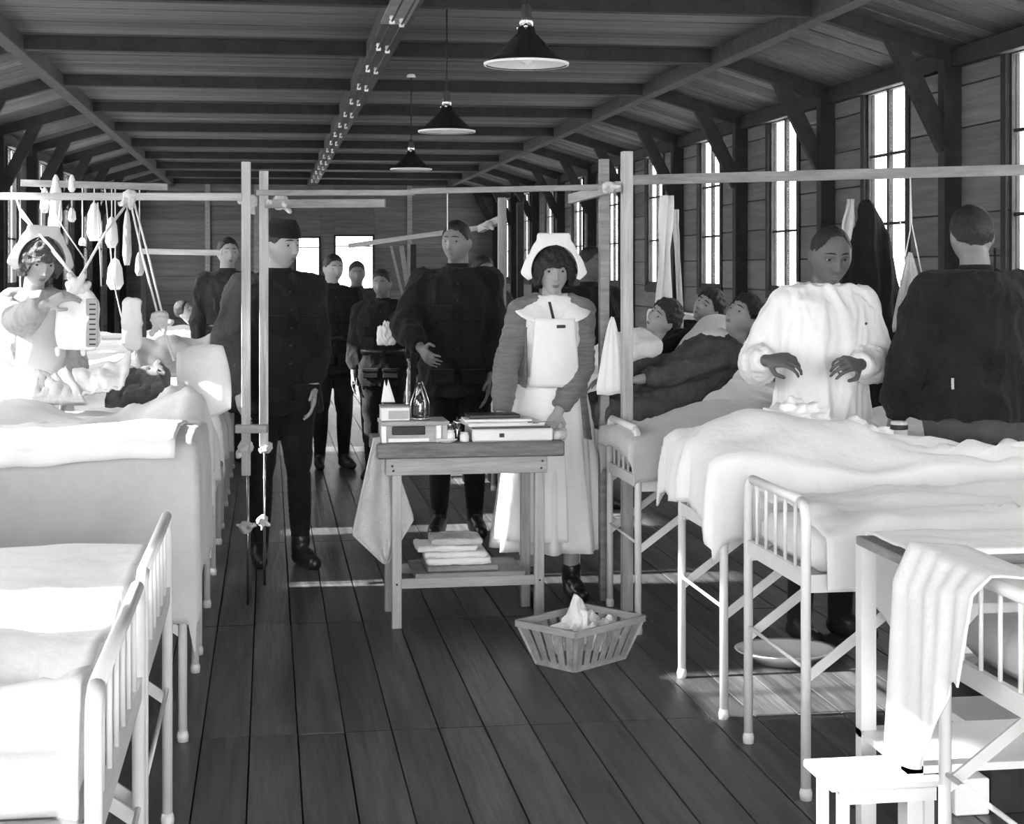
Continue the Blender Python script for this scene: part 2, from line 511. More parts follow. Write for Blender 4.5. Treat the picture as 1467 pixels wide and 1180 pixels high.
# ---- ceiling: boards across the ward, flat in the middle and sloping to the walls
ceil = MB().box((PL, Y0, ZC+.02), (PR, Y1, ZC+.08)).build('ceiling', 'dark_timber', origin='keep'); tag(ceil, kind='structure')
BW = .165
nbc = int((Y1-4.2)/BW)
cm = [MB().box((PL, .002, -.001-q*.002), (PR, BW-.003, .022), None, .003).mesh('ceiling_board') for q in range(4)]
for m_ in cm: m_.materials.append(M('ceiling_wood'))
for i in range(nbc):
    o = bpy.data.objects.new('ceiling_board', cm[rnd.randrange(4)]); COL.objects.link(o); o.parent = ceil
    o.location = (0, 4.2+i*BW, ZC-.001)
o = MB().box((PL, Y0, ZC), (PR, 4.19, ZC+.021)).build('ceiling_board', 'ceiling_wood', ceil)
for side, (pa, pb), nm in ((1, (PR, XR+.04), 'ceiling_right'), (-1, (PL, XL-.04), 'ceiling_left')):
    zb = ZW - .013
    ang = atan2(zb-ZC, abs(pb-pa)); Ls = sqrt((pb-pa)**2+(zb-ZC)**2)
    e = empty(nm, (pa, 0, ZC), kind='structure')
    R = Matrix.Rotation(ang, 4, 'Y') if side < 0 else Matrix.Rotation(-ang, 4, 'Y')
    def sl(lo, hi, R=R, side=side):
        if side > 0: return lo, hi
        return (-hi[0], lo[1], lo[2]), (-lo[0], hi[1], hi[2])
    a, b = sl((0, Y0, .02), (Ls+.05, Y1, .07))
    MB().box(a, b, R).build('sheathing', 'dark_timber', e)
    cc = []
    for q in range(4):
        a, b = sl((0, .002, -.001-q*.002), (Ls, BW-.003, .022)); mm_ = MB().box(a, b, R, .003).mesh('ceiling_board'); mm_.materials.append(M('ceiling_wood')); cc.append(mm_)
    for i in range(nbc):
        o = bpy.data.objects.new('ceiling_board', cc[rnd.randrange(4)]); COL.objects.link(o); o.parent = e; o.location = (0, 4.2+i*BW, 0)
    a, b = sl((0, Y0, 0), (Ls, 4.19, .021)); MB().box(a, b, R).build('ceiling_board', 'ceiling_wood', e)

# ---- timber frame: purlins, ridge beam, cross beams, rafters, knee braces, posts
def timber(name, a, b, wd, th, m='dark_timber', up=(0, 0, 1), parent=None):
    o = MB().bar(a, b, wd, th, up, .004).build(name, m, parent, origin='keep' if parent is None else None)
    return o
tn = 1
for x in (PL, PR):
    o = timber('trim_%d' % tn, (x, Y0, ZC-.055), (x, Y1, ZC-.055), .10, .11, 'beam_timber'); tag(o, kind='structure'); tn += 1
for x in (XL+.03, XR-.03):
    o = timber('trim_%d' % tn, (x, Y0, ZW-.06), (x, Y1, ZW-.06), .06, .10); tag(o, kind='structure'); tn += 1
o = timber('trim_%d' % tn, (XM, Y0, ZC-.05), (XM, Y1, ZC-.05), .16, .10, 'beam_timber'); tag(o, kind='structure'); tn += 1
for ty in TRUSS_Y:
    if ty < 3: continue
    e = empty('roof_truss', (XM, ty, ZC), label='dark timber roof truss spanning the ward ceiling on wall posts and braces', cat='roof truss', group='timber trusses along the ward ceiling', kind='structure')
    off = Vector((XM, ty, ZC))
    def T(nm, a, b, wd, th):
        MB().bar(Vector(a)-off, Vector(b)-off, wd, th, (0, 0, 1), .004).build(nm, 'dark_timber', e)
    T('cross_beam', (PL, ty, ZC-.045), (PR, ty, ZC-.045), .075, .09)
    for s, P_, X_ in ((1, PR, XR), (-1, PL, XL)):
        T('rafter', (P_, ty, ZC-.05), (X_, ty, ZW-.04), .075, .10)
        px_ = P_ + (X_-P_)*.52
        T('knee_brace', (px_, ty, ZC-.05-(ZC-ZW)*.52), (X_-.07*s, ty, 2.16), .06, .10)
        MB().box((X_-s*.10-XM if s > 0 else X_-XM, -.045, -ZC), (X_-XM if s > 0 else X_-s*.10-XM, .045, ZW-.02-ZC), None, .004).build('post', 'dark_timber', e)

# conduit with porcelain insulators along the ridge beam
cd = empty('electric_conduit', (XM-.02, 12, ZC-.11), label='electric wires on white insulators running along the ceiling centre beam', cat='wiring')
for dx in (-.03, .03):
    MB().tube([(dx, -6.5, -.03), (dx, 14, -.03)], .006, 6).build('wire', 'cord_black', cd)
y = -5.6; q = 0
while y < 13:
    for dx in (-.03, .03):
        MB().lathe([(.014, 0), (.016, .015), (.010, .022), (.015, .03), (.012, .045)], (dx, y + (.1 if dx > 0 else 0), -.045), 12).build('insulator', 'ceramic', cd, True)
    y += 1.05; q += 1
MB().box((-.07, -6.5, .0), (.07, -3.2, .012)).build('wooden_casing', 'mid_timber', cd)

# ---- pendant lamps
def lamp(px, py, k, label):
    p = W(px, py, k)
    e = empty('pendant_lamp', p, label=label, cat='lamp', group='pendant lamps over the aisle')
    LS = .85
    prof = [(.178, 0), (.180, .006), (.150, .028), (.110, .062), (.070, .100), (.040, .128), (.036, .150), (.030, .155)]
    prof = [(a*LS, b*.9) for a, b in prof]
    MB().lathe(prof, n=40, cap=False).build('lamp_shade', 'lamp_enamel', e, True)
    inner = [(.174, .003), (.147, .024), (.107, .058), (.067, .094), (.036, .122)]
    inner = [(a*LS, b*.9) for a, b in inner]
    MB().lathe(inner, n=40, cap=False).build('shade_lining', 'lamp_white', e, True)
    MB().lathe([(.147, -.002), (.155, -.002), (.156, .007), (.147, .007)], n=40, cap=False).build('rim', 'lamp_white', e, True)
    MB().lathe([(.024, .135), (.026, .17), (.019, .18), (.019, .21), (.010, .225)], n=16).build('socket', 'brass', e, True)
    for a in (.6, 2.6, 4.5):
        MB().ell((.030*cos(a), .030*sin(a), .138), (.009, .009, .009), None, 8).build('thumb_screw', 'steel', e, True)
    MB().lathe([(.0, .0), (.022, .01), (.030, .035), (.022, .065), (.014, .09), (.014, .12)], n=16).build('bulb', 'ceramic', e, True)
    MB().tube([(0, 0, .22), (0, 0, ZC-p.z-.004)], .005, 6).build('cord', 'cord_black', e)
    MB().lathe([(.035, 0), (.03, .02), (.01, .03)], (0, 0, ZC-p.z-.03), 16).build('ceiling_rose', 'ceramic', e, True)
lamp(754, 93, 393, 'largest and nearest black enamel pendant lamp hanging over the aisle')
lamp(640, 189, 265, 'middle one of three black enamel pendant lamps over the aisle')
lamp(589, 243, 193, 'smallest and farthest black enamel pendant lamp over the aisle')
# ================================================================ people
def remesh(mb, vox, smooth_it=2, disp=None, name='body'):
    me = mb.mesh('tmp'); o = bpy.data.objects.new('tmp', me); COL.objects.link(o)
    r = o.modifiers.new('r', 'REMESH'); r.mode = 'VOXEL'; r.voxel_size = vox
    if smooth_it:
        s = o.modifiers.new('s', 'SMOOTH'); s.factor = .5; s.iterations = smooth_it
    dg = bpy.context.evaluated_depsgraph_get()
    out = bpy.data.meshes.new_from_object(o.evaluated_get(dg)); out.name = name
    bpy.data.objects.remove(o); bpy.data.meshes.remove(me)
    if disp:
        n = len(out.vertices); no = np.empty(n*3); out.vertices.foreach_get('normal', no); co = np.empty(n*3); out.vertices.foreach_get('co', co)
        no = no.reshape(-1, 3); co = co.reshape(-1, 3)
        dd = np.array([disp(Vector(c), Vector(q)) for c, q in zip(co, no)])
        out.vertices.foreach_set('co', (co + no*dd[:, None]).ravel()); out.update()
    return out

def folds(amp, sx, sy, sz, seed=0.0):
    """cloth creases: ridged noise, stretched by the given scales"""
    def f(p, n):
        a = noise.noise(Vector((p.x*sx+seed, p.y*sy+seed*1.7, p.z*sz)))
        b = noise.noise(Vector((p.x*sx*2.3+9+seed, p.y*sy*2.3, p.z*sz*2.1)))
        return amp*max((1-abs(a)*2.4) + .45*(1-abs(b)*2.2) - .7, -.55)
    return f

_ico = {}
def ico(sub):
    if sub not in _ico:
        bm = bmesh.new(); bmesh.ops.create_icosphere(bm, subdivisions=sub, radius=1)
        bm.verts.index_update()
        _ico[sub] = (np.array([v.co[:] for v in bm.verts]), [tuple(v.index for v in f.verts) for f in bm.faces]); bm.free()
    return _ico[sub]

def head_shape(fem=False, sub=6, gaunt=0.0):
    d, fs = ico(sub)
    w = .074 if fem else .078
    p = d*np.array([w, .097, .116])
    x, y, z = p[:, 0].copy(), p[:, 1].copy(), p[:, 2].copy()
    t = np.clip((-.005-z)/.11, 0, 1)
    x *= 1-(.36 if fem else .28)*t**1.4
    y = np.where(y > 0, y*(1-.45*t), y)
    # squarer forehead and fuller back of the skull
    y = np.where(y > 0, y*1.03, y)
    fr = 1/(1+np.exp((d[:, 1]+.35)*14))
    def G(cx, cz, sx_, sz_): return np.exp(-((x-cx)/sx_)**2-((z-cz)/sz_)**2)*fr
    dy = np.zeros(len(x))
    for s in (-1, 1):
        dy += .015*G(.031*s, .010, .017, .012)
        dy -= .005*G(.028*s, .030, .022, .008)
        dy -= (.003-.0*gaunt)*G(.040*s, -.018, .018, .018)
        dy += .004*gaunt*G(.038*s, -.045, .016, .02)
        dy -= .006*G(.011*s, -.030, .006, .006)
    zz = np.clip((.020-z)/.055, 0, 1)
    dy -= (.006+.021*zz)*np.exp(-(x/.0095)**2)*fr*(1/(1+np.exp((z-.026)*400)))*(1/(1+np.exp((-.034-z)*500)))
    dy -= .006*G(0, -.028, .011, .009)
    dy += .003*G(0, -.043, .02, .005)
    dy -= .006*G(0, -.052, .021, .006)+.006*G(0, -.065, .018, .006)
    dy += .006*G(0, -.0585, .024, .0028)
    dy += .004*G(0, -.077, .02, .007)
    dy -= (.007 if fem else .010)*G(0, -.094, .018, .014)
    return np.stack([x, y+dy, z], 1), d, fs

def mat_rot(yaw=0, pitch=0, roll=0):
    """yaw: turn to the figure's left (+x); pitch: nod down; roll: tilt towards +x"""
    return Matrix.Rotation(yaw, 4, 'Z') @ Matrix.Rotation(pitch, 4, 'X') @ Matrix.Rotation(roll, 4, 'Y')

def add_hand(mb, wr, d, nrm, side, s=1.0, curl=.5, spread=1.0, n=8):
    """wrist, direction, palm normal (out of the palm), side=+1 the hand on +x"""
    wr = Vector(wr); d = Vector(d).normalized(); nrm = (Vector(nrm) - d*Vector(nrm).dot(d)).normalized()
    lat = d.cross(nrm) * 1.0
    if lat.dot(lat) < .5: lat = Vector((1, 0, 0))
    th = lat * side           # thumb side
    m3 = Matrix(((lat.x, nrm.x, d.x), (lat.y, nrm.y, d.y), (lat.z, nrm.z, d.z)))
    mb.loft([(wr - d*.012*s, .024*s, .019*s, m3), (wr + d*.012*s, .030*s, .017*s, m3), (wr + d*.05*s, .041*s, .016*s, m3), (wr + d*.085*s, .042*s, .013*s, m3), (wr+d*.094*s, .036*s, .009*s, m3)], 14)
    lens = (.040, .046, .042, .034); 
    for i in range(4):
        off = (1.5-i)*.0205*s
        a = wr + d*(.086 - .004*abs(i-1.2))*s + th*off
        ang = (1.5-i)*.07*spread
        dd = (d + th*ang).normalized()
        p = a; c = curl*(.45 + .06*i)
        r = (.0092, .0094, .0090, .0080)[i]*s
        for k, f in enumerate((1, .62, .5)):
            c_ = c*(1+k*.9) if k else c*.8
            v = (dd*cos(c_) + nrm*sin(c_)).normalized()
            q = p + v*lens[i]*f*s
            mb.cap(p, q, r, r*.9, n); p = q; r *= .9
    a = wr + d*.025*s + th*.026*s + nrm*.006*s
    b = a + (d*.55 + th*.75 + nrm*.35*curl).normalized()*.042*s
    mb.cap(a, b, .0135*s, .0105*s, n)
    c_ = b + (d*.9 + th*.25*(1-curl) + nrm*.5*curl).normalized()*.036*s
    mb.cap(b, c_, .0103*s, .0085*s, n)

def ik(S, T, a, b, pole):
    S = Vector(S); T = Vector(T); v = T-S; L = v.length
    if L > (a+b)*.995: T = S + v.normalized()*(a+b)*.995; v = T-S; L = v.length
    h = (a*a-b*b+L*L)/(2*L); r = sqrt(max(a*a-h*h, 0)); u = v.normalized()
    p = Vector(pole); p = (p-u*p.dot(u)).normalized()
    return S + u*h + p*r, T

class Fig: pass
def figure(label, loc, rz=0.0, H=1.75, fem=False, lean=0.0, side_lean=0.0, twist=0.0, head=(0, 0, 0), hands=None, poles=None, curl=(.5, .5), palm=None,
           pose='stand', vox=.006, skin='skin', hair='short', hairm='hair', group=None, girth=1.0, feet=None, detail=True, gaunt=0.0, bust=0.0, hipz=None, hsc=1.0, neck=0.0):
    """builds the person empty with body, eyes, hair; clothing is added by the dress functions. Local frame: faces -Y."""
    f = Fig(); s = H/1.75; f.s = s; f.fem = fem; f.vox = vox; f.girth = girth
    e = empty('person', loc, rz, label=label, cat='person', group=group); f.e = e
    inv = (Matrix.Translation(Vector(loc)) @ Matrix.Rotation(rz, 4, 'Z')).inverted()
    def LW(p): return inv @ p if isinstance(p, Vector) else Vector(p)
    zp = .93*s
    base = Matrix.Identity(4)
    if pose == 'bed':
        hz = (hipz if hipz is not None else .11)
        base = Matrix.Translation((0, 0, hz - zp))
    A = base @ Matrix.Translation((0, 0, zp)) @ mat_rot(twist, lean, side_lean) @ Matrix.Translation((0, 0, -zp))
    f.A = A; f.base = base
    g = girth*(.90 if fem else 1.0)
    f.sh = .150*s if fem else .178*s*girth**.5
    f.R = [  # torso rings: z, rx, ry, y shift
        (.84, .165 if not fem else .175, .112, .01), (.93, .168 if not fem else .178, .118, .01), (1.05, .145 if not fem else .128, .104, .0), (1.17, .155 if not fem else .142, .112, -.003),
        (1.29, .172 if not fem else .162, .120 if not fem else .122, -.005), (1.38, .168 if not fem else .160, .106, .0), (1.44, .125, .082, .008), (1.485, .066, .060, .014)]
    def torso(mb, inf=0.0, i0=0, i1=8, yinf=None, zs=None):
        rings = []
        m3 = A.to_3x3()
        for z, rx, ry, yo in f.R[i0:i1]:
            rings.append((A @ Vector((0, yo*s, z*s)), rx*s*g+inf, ry*s*g+(inf if yinf is None else yinf), m3, 2.25))
        mb.loft(rings, 32)
    f.torso = torso
    # head
    hv, hd, hf = head_shape(fem, 6 if vox < .0065 else 5, gaunt)
    hs = s*hsc
    Hm = A @ Matrix.Translation((0, -.012*s, 1.50*s)) @ mat_rot(*head) @ Matrix.Translation((0, -.004*s, (.128-neck)*s)) @ Matrix.Scale(hs, 4)
    f.Hm = Hm
    mb = MB()
    mb.add([Hm @ Vector(v) for v in hv], hf)
    for q in (-1, 1):
        mb.ell(Hm @ Vector(((.071 if fem else .075)*q, .012, -.004)), (.009*hs, .018*hs, .031*hs), (Hm.to_3x3() @ Matrix.Rotation(radians(-14*q), 3, 'Z')).normalized(), 14)
    nb_ = A @ Vector((0, .016*s, 1.44*s)); nt_ = Hm @ Vector((0, .024, -.075))
    mb.cap(nb_, nt_, (.060 if not fem else .050)*s, (.056 if not fem else .046)*s, 16)
    torso(mb, -.006)
    if fem or bust:
        for q in (-1, 1): mb.ell(A @ Vector((.07*s*q, -.085*s, 1.27*s)), (.055*s, .048*s, .055*s), None, 14)
    f.shoulders = {}; f.elb = {}; f.wr = {}
    hands = hands or {}
    for q, key in ((-1, 'L'), (1, 'R')):     # L = viewer's left (-x)
        Sx = A @ Vector((f.sh*q, .008*s, 1.405*s))
        tgt = hands.get(key)
        tgt = LW(tgt) if tgt is not None else base @ Vector((.25*s*q, -.03, .80*s))
        pole = (poles or {}).get(key, (.45*q, .75, -.45))
        E, Wt = ik(Sx, tgt, .285*s, .255*s, pole)
        f.shoulders[key] = Sx; f.elb[key] = E; f.wr[key] = Wt
        mb.cap(A @ Vector((.07*s*q, .012*s, 1.41*s)), Sx, .054*s, .049*s)
        mb.cap(Sx, E, .048*s, .040*s); mb.cap(E, Wt, .040*s, .025*s)
        dd = (Wt-E).normalized()
        pn = (palm or {}).get(key, (-q, 0, -.2))
        hdir = (hands.get(key+'d') and Vector(hands[key+'d']).normalized()) or dd
        add_hand(mb, Wt, hdir, pn, (1 if Vector(hdir).cross(Vector(pn)).dot(Vector((-q*.3, -1, .2))) > 0 else -1), s*(.92 if fem else 1.0), curl[0] if key == 'L' else curl[1])
    f.hip = {}; f.knee = {}; f.ank = {}
    for q, key in ((-1, 'L'), (1, 'R')):
        if pose == 'bed':
            h = Vector((.09*q*s, 0, hz)); k = Vector((.20*q*s, -.31*s, hz-.01)); a = Vector((-.04*q*s, -.36*s-.03*q, hz-.03)); toe = a+Vector((-.10*q, -.03, -.01))
        else:
            h = Vector((.088*q*s, .005, .90*s)); fx = (feet or {}).get(key, (.10*q*s, .02*s))
            a = Vector((fx[0], fx[1], .085*s)); k = (h+a)/2 + Vector((0, -.025*s, .03*s)); toe = a+Vector((.03*q, -.15*s, -.052*s))
        f.hip[key], f.knee[key], f.ank[key] = h, k, a
        mb.cap(h, k, .085*s, .055*s, 14); mb.cap(k, a, .054*s, .036*s, 14)
        mb.cap(a+Vector((0, .03*s, -.045*s)) if pose == 'stand' else a, toe, .036*s, .028*s)
        setattr(f, 'toe'+key, toe)
    me = remesh(mb, vox, 2 if vox < .007 else 1, None, 'body')
    f.body = link('body', me, skin, e, True)
    # face details
    def surf(x, z):
        msk = hd[:, 1] < 0
        i = np.argmin(np.where(msk, (hv[:, 0]-x)**2+(hv[:, 2]-z)**2, 9)); return hv[i, 1]
    R3 = Hm.to_3x3().normalized()
    if detail:
        for q in (-1, 1):
            ye = surf(.031*q, .010)+.0075
            ey = MB().ell(Hm @ Vector((.031*q, ye, .010)), (.0125*hs,)*3, R3, 14).build('eye', 'eye_white', e, True)
            MB().ell(Hm @ Vector((.031*q, ye-.0095, .0098)), (.0070*hs, .0042*hs, .0070*hs), R3, 10).build('iris', 'iris', ey, True)
            pts = [Hm @ Vector(((.031+a*.016)*q, ye-.0075-.003*(1-a*a), .0140+.0040*(1-a*a))) for a in (-1, -.5, 0, .5, 1)]
            MB().tube(pts, [.0025*hs, .0042*hs, .0048*hs, .0042*hs, .0025*hs], 6).build('eyelid', skin, ey, True)
            pts = [Hm @ Vector(((.030+a*.020)*q, surf((.030+a*.020)*q, .034+.004*(1-a*a))-.0005, .033+.004*(1-a*a)-.002*a)) for a in (-1, -.5, 0, .5, 1)]
            MB().tube(pts, [.0015*hs, .0036*hs, .0038*hs, .003*hs, .001*hs], 6).build('eyebrow', hairm, e, True)
        lp = MB()
        for z_, rr_, w_ in ((-.0545, .0042, .021), (-.0635, .0050, .018)):
            pts = [Hm @ Vector((a*w_, surf(a*w_, z_)+.0012, z_+.0022*abs(a))) for a in (-1, -.5, 0, .5, 1)]
            lp.tube(pts, [.001*hs, rr_*.85*hs, rr_*hs, rr_*.85*hs, .001*hs], 8)
        lp.build('lips', 'lip', e, True)
    f.hv, f.hd, f.hf = hv, hd, hf
    if hair != 'none': add_hair(f, hair, hairm)
    return f

def add_hair(f, style, hm):
    hv, hd, hf = f.hv, f.hd, f.hf
    keep = np.zeros(len(hv), bool); off = np.zeros(len(hv))
    for i, (p, d) in enumerate(zip(hv, hd)):
        phi = abs(math.degrees(atan2(d[0], -d[1])))      # 0 front .. 180 back
        if style == 'short':
            hl = np.interp(phi, [0, 35, 55, 75, 95, 120, 180], [.072, .066, .040, .012, .020, -.03, -.062]); th = np.interp(p[2]-hl, [0, .02, .06], [.002, .005, .012])
        elif style == 'receding':
            hl = np.interp(phi, [0, 30, 55, 75, 95, 120, 180], [.098, .092, .05, .02, .020, -.03, -.062]); th = np.interp(p[2]-hl, [0, .02, .06], [.001, .003, .005])
        elif style == 'tousled':
            hl = np.interp(phi, [0, 35, 55, 75, 95, 120, 180], [.060, .056, .035, .012, .015, -.03, -.062]); th = .012 + .012*sm(0, .05, p[2]-hl)
        else:  # bob, full over the ears with a low fringe
            hl = np.interp(phi, [0, 25, 42, 60, 95, 130, 180], [.030, .032, .006, -.050, -.062, -.070, -.08]); th = .014 + .020*sm(40, 80, phi)*sm(.09, .0, p[2])
        th += .005*noise.noise(Vector(p)*(45 if style in ('bob', 'tousled') else 30))*(2.2 if style in ('bob', 'tousled') else .8)
        keep[i] = p[2] > hl + .004*noise.noise(Vector(p)*70); off[i] = th
    idx = {}; vs = []; fs = []
    for fc in hf:
        if all(keep[j] for j in fc):
            t = []
            for j in fc:
                if j not in idx: idx[j] = len(vs); vs.append(f.Hm @ Vector(hv[j] + hd[j]*off[j]))
                t.append(idx[j])
            fs.append(t)
    o = MB().add(vs, fs).build('hair', hm, f.e, True)
    md = o.modifiers.new('thickness', 'SOLIDIFY'); md.thickness = .016*f.s; md.offset = -1

def sleeves(f, mb, r=(.064, .056, .054, .040), cut=.03, keys='LR'):
    s = f.s
    for k in keys:
        S, E, Wt = f.shoulders[k], f.elb[k], f.wr[k]
        q = -1 if k == 'L' else 1
        mb.cap(f.A @ Vector((.075*s*q, .012*s, 1.42*s)), S, .062*s+r[0]*.18, r[0]*s, 14)
        mb.cap(S, E, r[0]*s, r[1]*s, 14)
        d = (Wt-E).normalized()
        mb.tube([E-d*.02, E+d*.03, (E+Wt)/2, Wt-d*cut*s], [r[1]*s*.9, r[1]*s, r[2]*s, r[3]*s], 14)

def soldier(f, m='wool_dark', cap=False, back=False, legs=True, tunic_z=.80, belt=True, loose=.0, bm=None, keys='LR'):
    s, A, e = f.s, f.A, f.e; m3 = A.to_3x3()
    mb = MB(); f.torso(mb, .020+loose, 1)
    sleeves(f, mb, (.066+loose, .060+loose, .056+loose, .042), keys=keys)
    g = f.girth
    rings = [(A @ Vector((0, .012*s, z*s)), (rx*g+loose)*s, (ry*g+loose)*s, m3, 2.2) for z, rx, ry in ((tunic_z-.02, .198, .146), (tunic_z+.06, .195, .142), (max(.95, tunic_z+.09), .186, .136), (1.07, .172, .126), (1.12, .170, .126))]
    mb.loft(rings, 32)
    me = remesh(mb, max(f.vox, .008), 2, folds(.016, 9, 9, 5, f.e.location.x*3), 'tunic')
    link('tunic', me, m, e, True)
    # collar
    c = MB(); n = 24
    pr = [(1.455, .082, .078), (1.475, .070, .068), (1.505, .066, .064), (1.515, .063, .061)]
    c.loft([(A @ Vector((0, .010*s, z*s)), rx*s, ry*s, m3) for z, rx, ry in pr], n)
    c.build('collar', m, e, True)
    if belt:
        c = MB(); ring = []
        for z, ex in ((1.045, .0), (1.045, .006), (1.09, .006), (1.09, 0)):
            ring.append((A @ Vector((0, .004*s, z*s)), (.175*g+loose+ex)*s, (.132*g+loose+ex)*s, m3, 2.2))
        c.loft(ring, 32); c.build('belt', 'leather', e, True)
    if not back:
        for i in range(5):
            z = 1.40-.09*i; MB().ell(A @ Vector((0, (-.146*g-loose)*s if z < 1.36 else (-.128*g-loose)*s, z*s)), (.007, .004, .007), None, 8).build('button', 'dark_metal', e, True)
        for q in (-1, 1):
            for z, w_ in ((1.27, .055), (.92, .065)):
                b = MB().box((q*.085*s-w_*s, -.158*s*g-loose*s, (z-.07)*s), (q*.085*s+w_*s, -.120*s*g-loose*s, z*s), A, .006)
                b.box((q*.085*s-w_*s-.004, -.164*s*g-loose*s, (z-.015)*s), (q*.085*s+w_*s+.004, -.125*s*g-loose*s, (z+.012)*s), A, .004)
                b.build('pocket', m, e)
    if legs:
        mb = MB()
        for k in 'LR':
            mb.cap(f.hip[k], f.knee[k], .108*s, .074*s, 16)
            mb.cap(f.knee[k]+Vector((0, 0, .05)), f.knee[k]-Vector((0, 0, .06)), .078*s, .060*s, 14)
        mb.ell((0, .01, .92*s), (.192*s*f.girth, .142*s*f.girth, .14*s))
        for k in 'LR': mb.cap(f.hip[k]+Vector((0, .01, .02)), f.hip[k]-Vector((0, 0, .12*s)), .115*s, .112*s, 16)
        link('breeches', remesh(mb, max(f.vox, .009), 2, folds(.008, 8, 8, 5, 3.3), 'breeches'), bm or m, e, True)
        for k in 'LR':
            kk, a = f.knee[k], f.ank[k]; pts = []; rs = []
            for i in range(25):
                t = i/24; pts.append(kk.lerp(a, .12+t*.83)); rs.append((.060-.018*t+.006*sin(t*3.1))*s*(1.0+.035*(i % 2)))
            MB().tube(pts, rs, 16).build('puttee', m, e, True)
            boots(f, k)
    if cap:
        H = f.Hm; mb = MB()
        pts = [(-.104, .045), (.105, .050), (.100, .125), (-.095, .118)]
        rings = []
        for t, w_, z in ((0, .078, .045), (.3, .080, .07), (.7, .060, .11), (1, .015, .138)):
            rings.append((H @ Vector((0, .004, z)), w_*s, (.103 - .012*t)*s, H.to_3x3().normalized(), 2.3))
        mb.loft(rings, 28); mb.build('cap', m, e, True)

def boots(f, k):
    s = f.s; a = f.ank[k]; toe = getattr(f, 'toe'+k)
    mb = MB(); mb.cap(a+Vector((0, .0, .05*s)), a+Vector((0, .01, -.02)), .050*s, .046*s); mb.cap(a+Vector((0, .03*s, -.045*s)), toe+Vector((0, -.02, .0)), .044*s, .038*s)
    mb.cap(a+Vector((0, 0, -.01)), toe+Vector((0, .03, .01)), .042*s, .036*s)
    me = remesh(mb, max(f.vox, .008), 2, None, 'boot')
    co = np.empty(len(me.vertices)*3); me.vertices.foreach_get('co', co); co = co.reshape(-1, 3); co[:, 2] = np.maximum(co[:, 2], .002); me.vertices.foreach_set('co', co.ravel())
    link('boot', me, 'leather', f.e, True)

def skirt(f, name, m, z0, z1, r0, r1, amp=.03, nf=11, a0=None, a1=None, seed=0, n=96, parent=None, pre=None, yk=.8):
    """fluted cloth hanging from z1 (radius r1) to z0 (radius r0); optional angular range (degrees, 0 = front)"""
    s = f.s; nv = 22
    def fn(u, v):
        ang = 2*pi*u if a0 is None else radians(a0+(a1-a0)*u)
        t = 1-v            # v=0 bottom
        r = r1 + (r0-r1)*(t**.75)
        fl = sin(ang*nf + 1.3*sin(ang*2+seed)+seed) + .5*sin(ang*nf*1.9+seed*2.1)
        r += amp*fl*t*.7 + .006*noise.noise(Vector((cos(ang)*3+seed, sin(ang)*3, v*4)))
        x = r*sin(ang); y = -r*cos(ang)*yk
        z = z0+(z1-z0)*v
        if v > .5 and pre is None:
            p0 = f.A @ Vector((x, y+.01, z)); p1 = Vector((x, y+.01, z)); q = (v-.5)/.5
            return p1.lerp(p0, q)
        return Vector((x, y+.01, z))
    mb = MB(); mb.grid(fn, n, nv, a0 is None)
    return mb.build(name, m, f.e, True, .006)

def nurse_cap(f, m='white_cloth', big=1.0, tilt=0):
    """stiff folded cap standing up behind the fringe: flat-topped front panel, band over the head, wings at the ears"""
    H = f.Hm @ Matrix.Translation((0, .010, .010)) @ Matrix.Rotation(radians(-14+tilt), 4, 'X')
    def edge(ph, v):
        a = abs(ph); R0 = np.interp(a, [0, 40, 75, 112], [.106, .110, .116, .124])
        if a < 27: Ro = (.170*big)/cos(radians(ph))
        else: Ro = np.interp(a, [27, 33, 60, 85, 97, 112], [.170*big/cos(radians(27)), .158, .142, .158, .172, .140])
        return R0 + (Ro-R0)*v
    def fn(u, v):
        ph = -112+224*u; R = edge(ph, v); a = radians(ph)
        return H @ Vector((R*sin(a)*.92, -.052+.020*v - .012*cos(a), R*cos(a) - .004))
    MB().grid(fn, 71, 7).build('cap', m, f.e, True, .005)
    def bk(u, v):
        ph = -100+200*u; a = radians(ph); R = edge(ph, .55 if abs(ph) < 30 else .35)*(1-.0*v) ; q = v*pi/2
        return H @ Vector((R*sin(a)*.92*cos(q*.75), -.045+.155*sin(q), R*cos(a)*cos(q*.85)-.01*v))
    MB().grid(bk, 51, 12).build('cap_crown', m, f.e, True, .004)
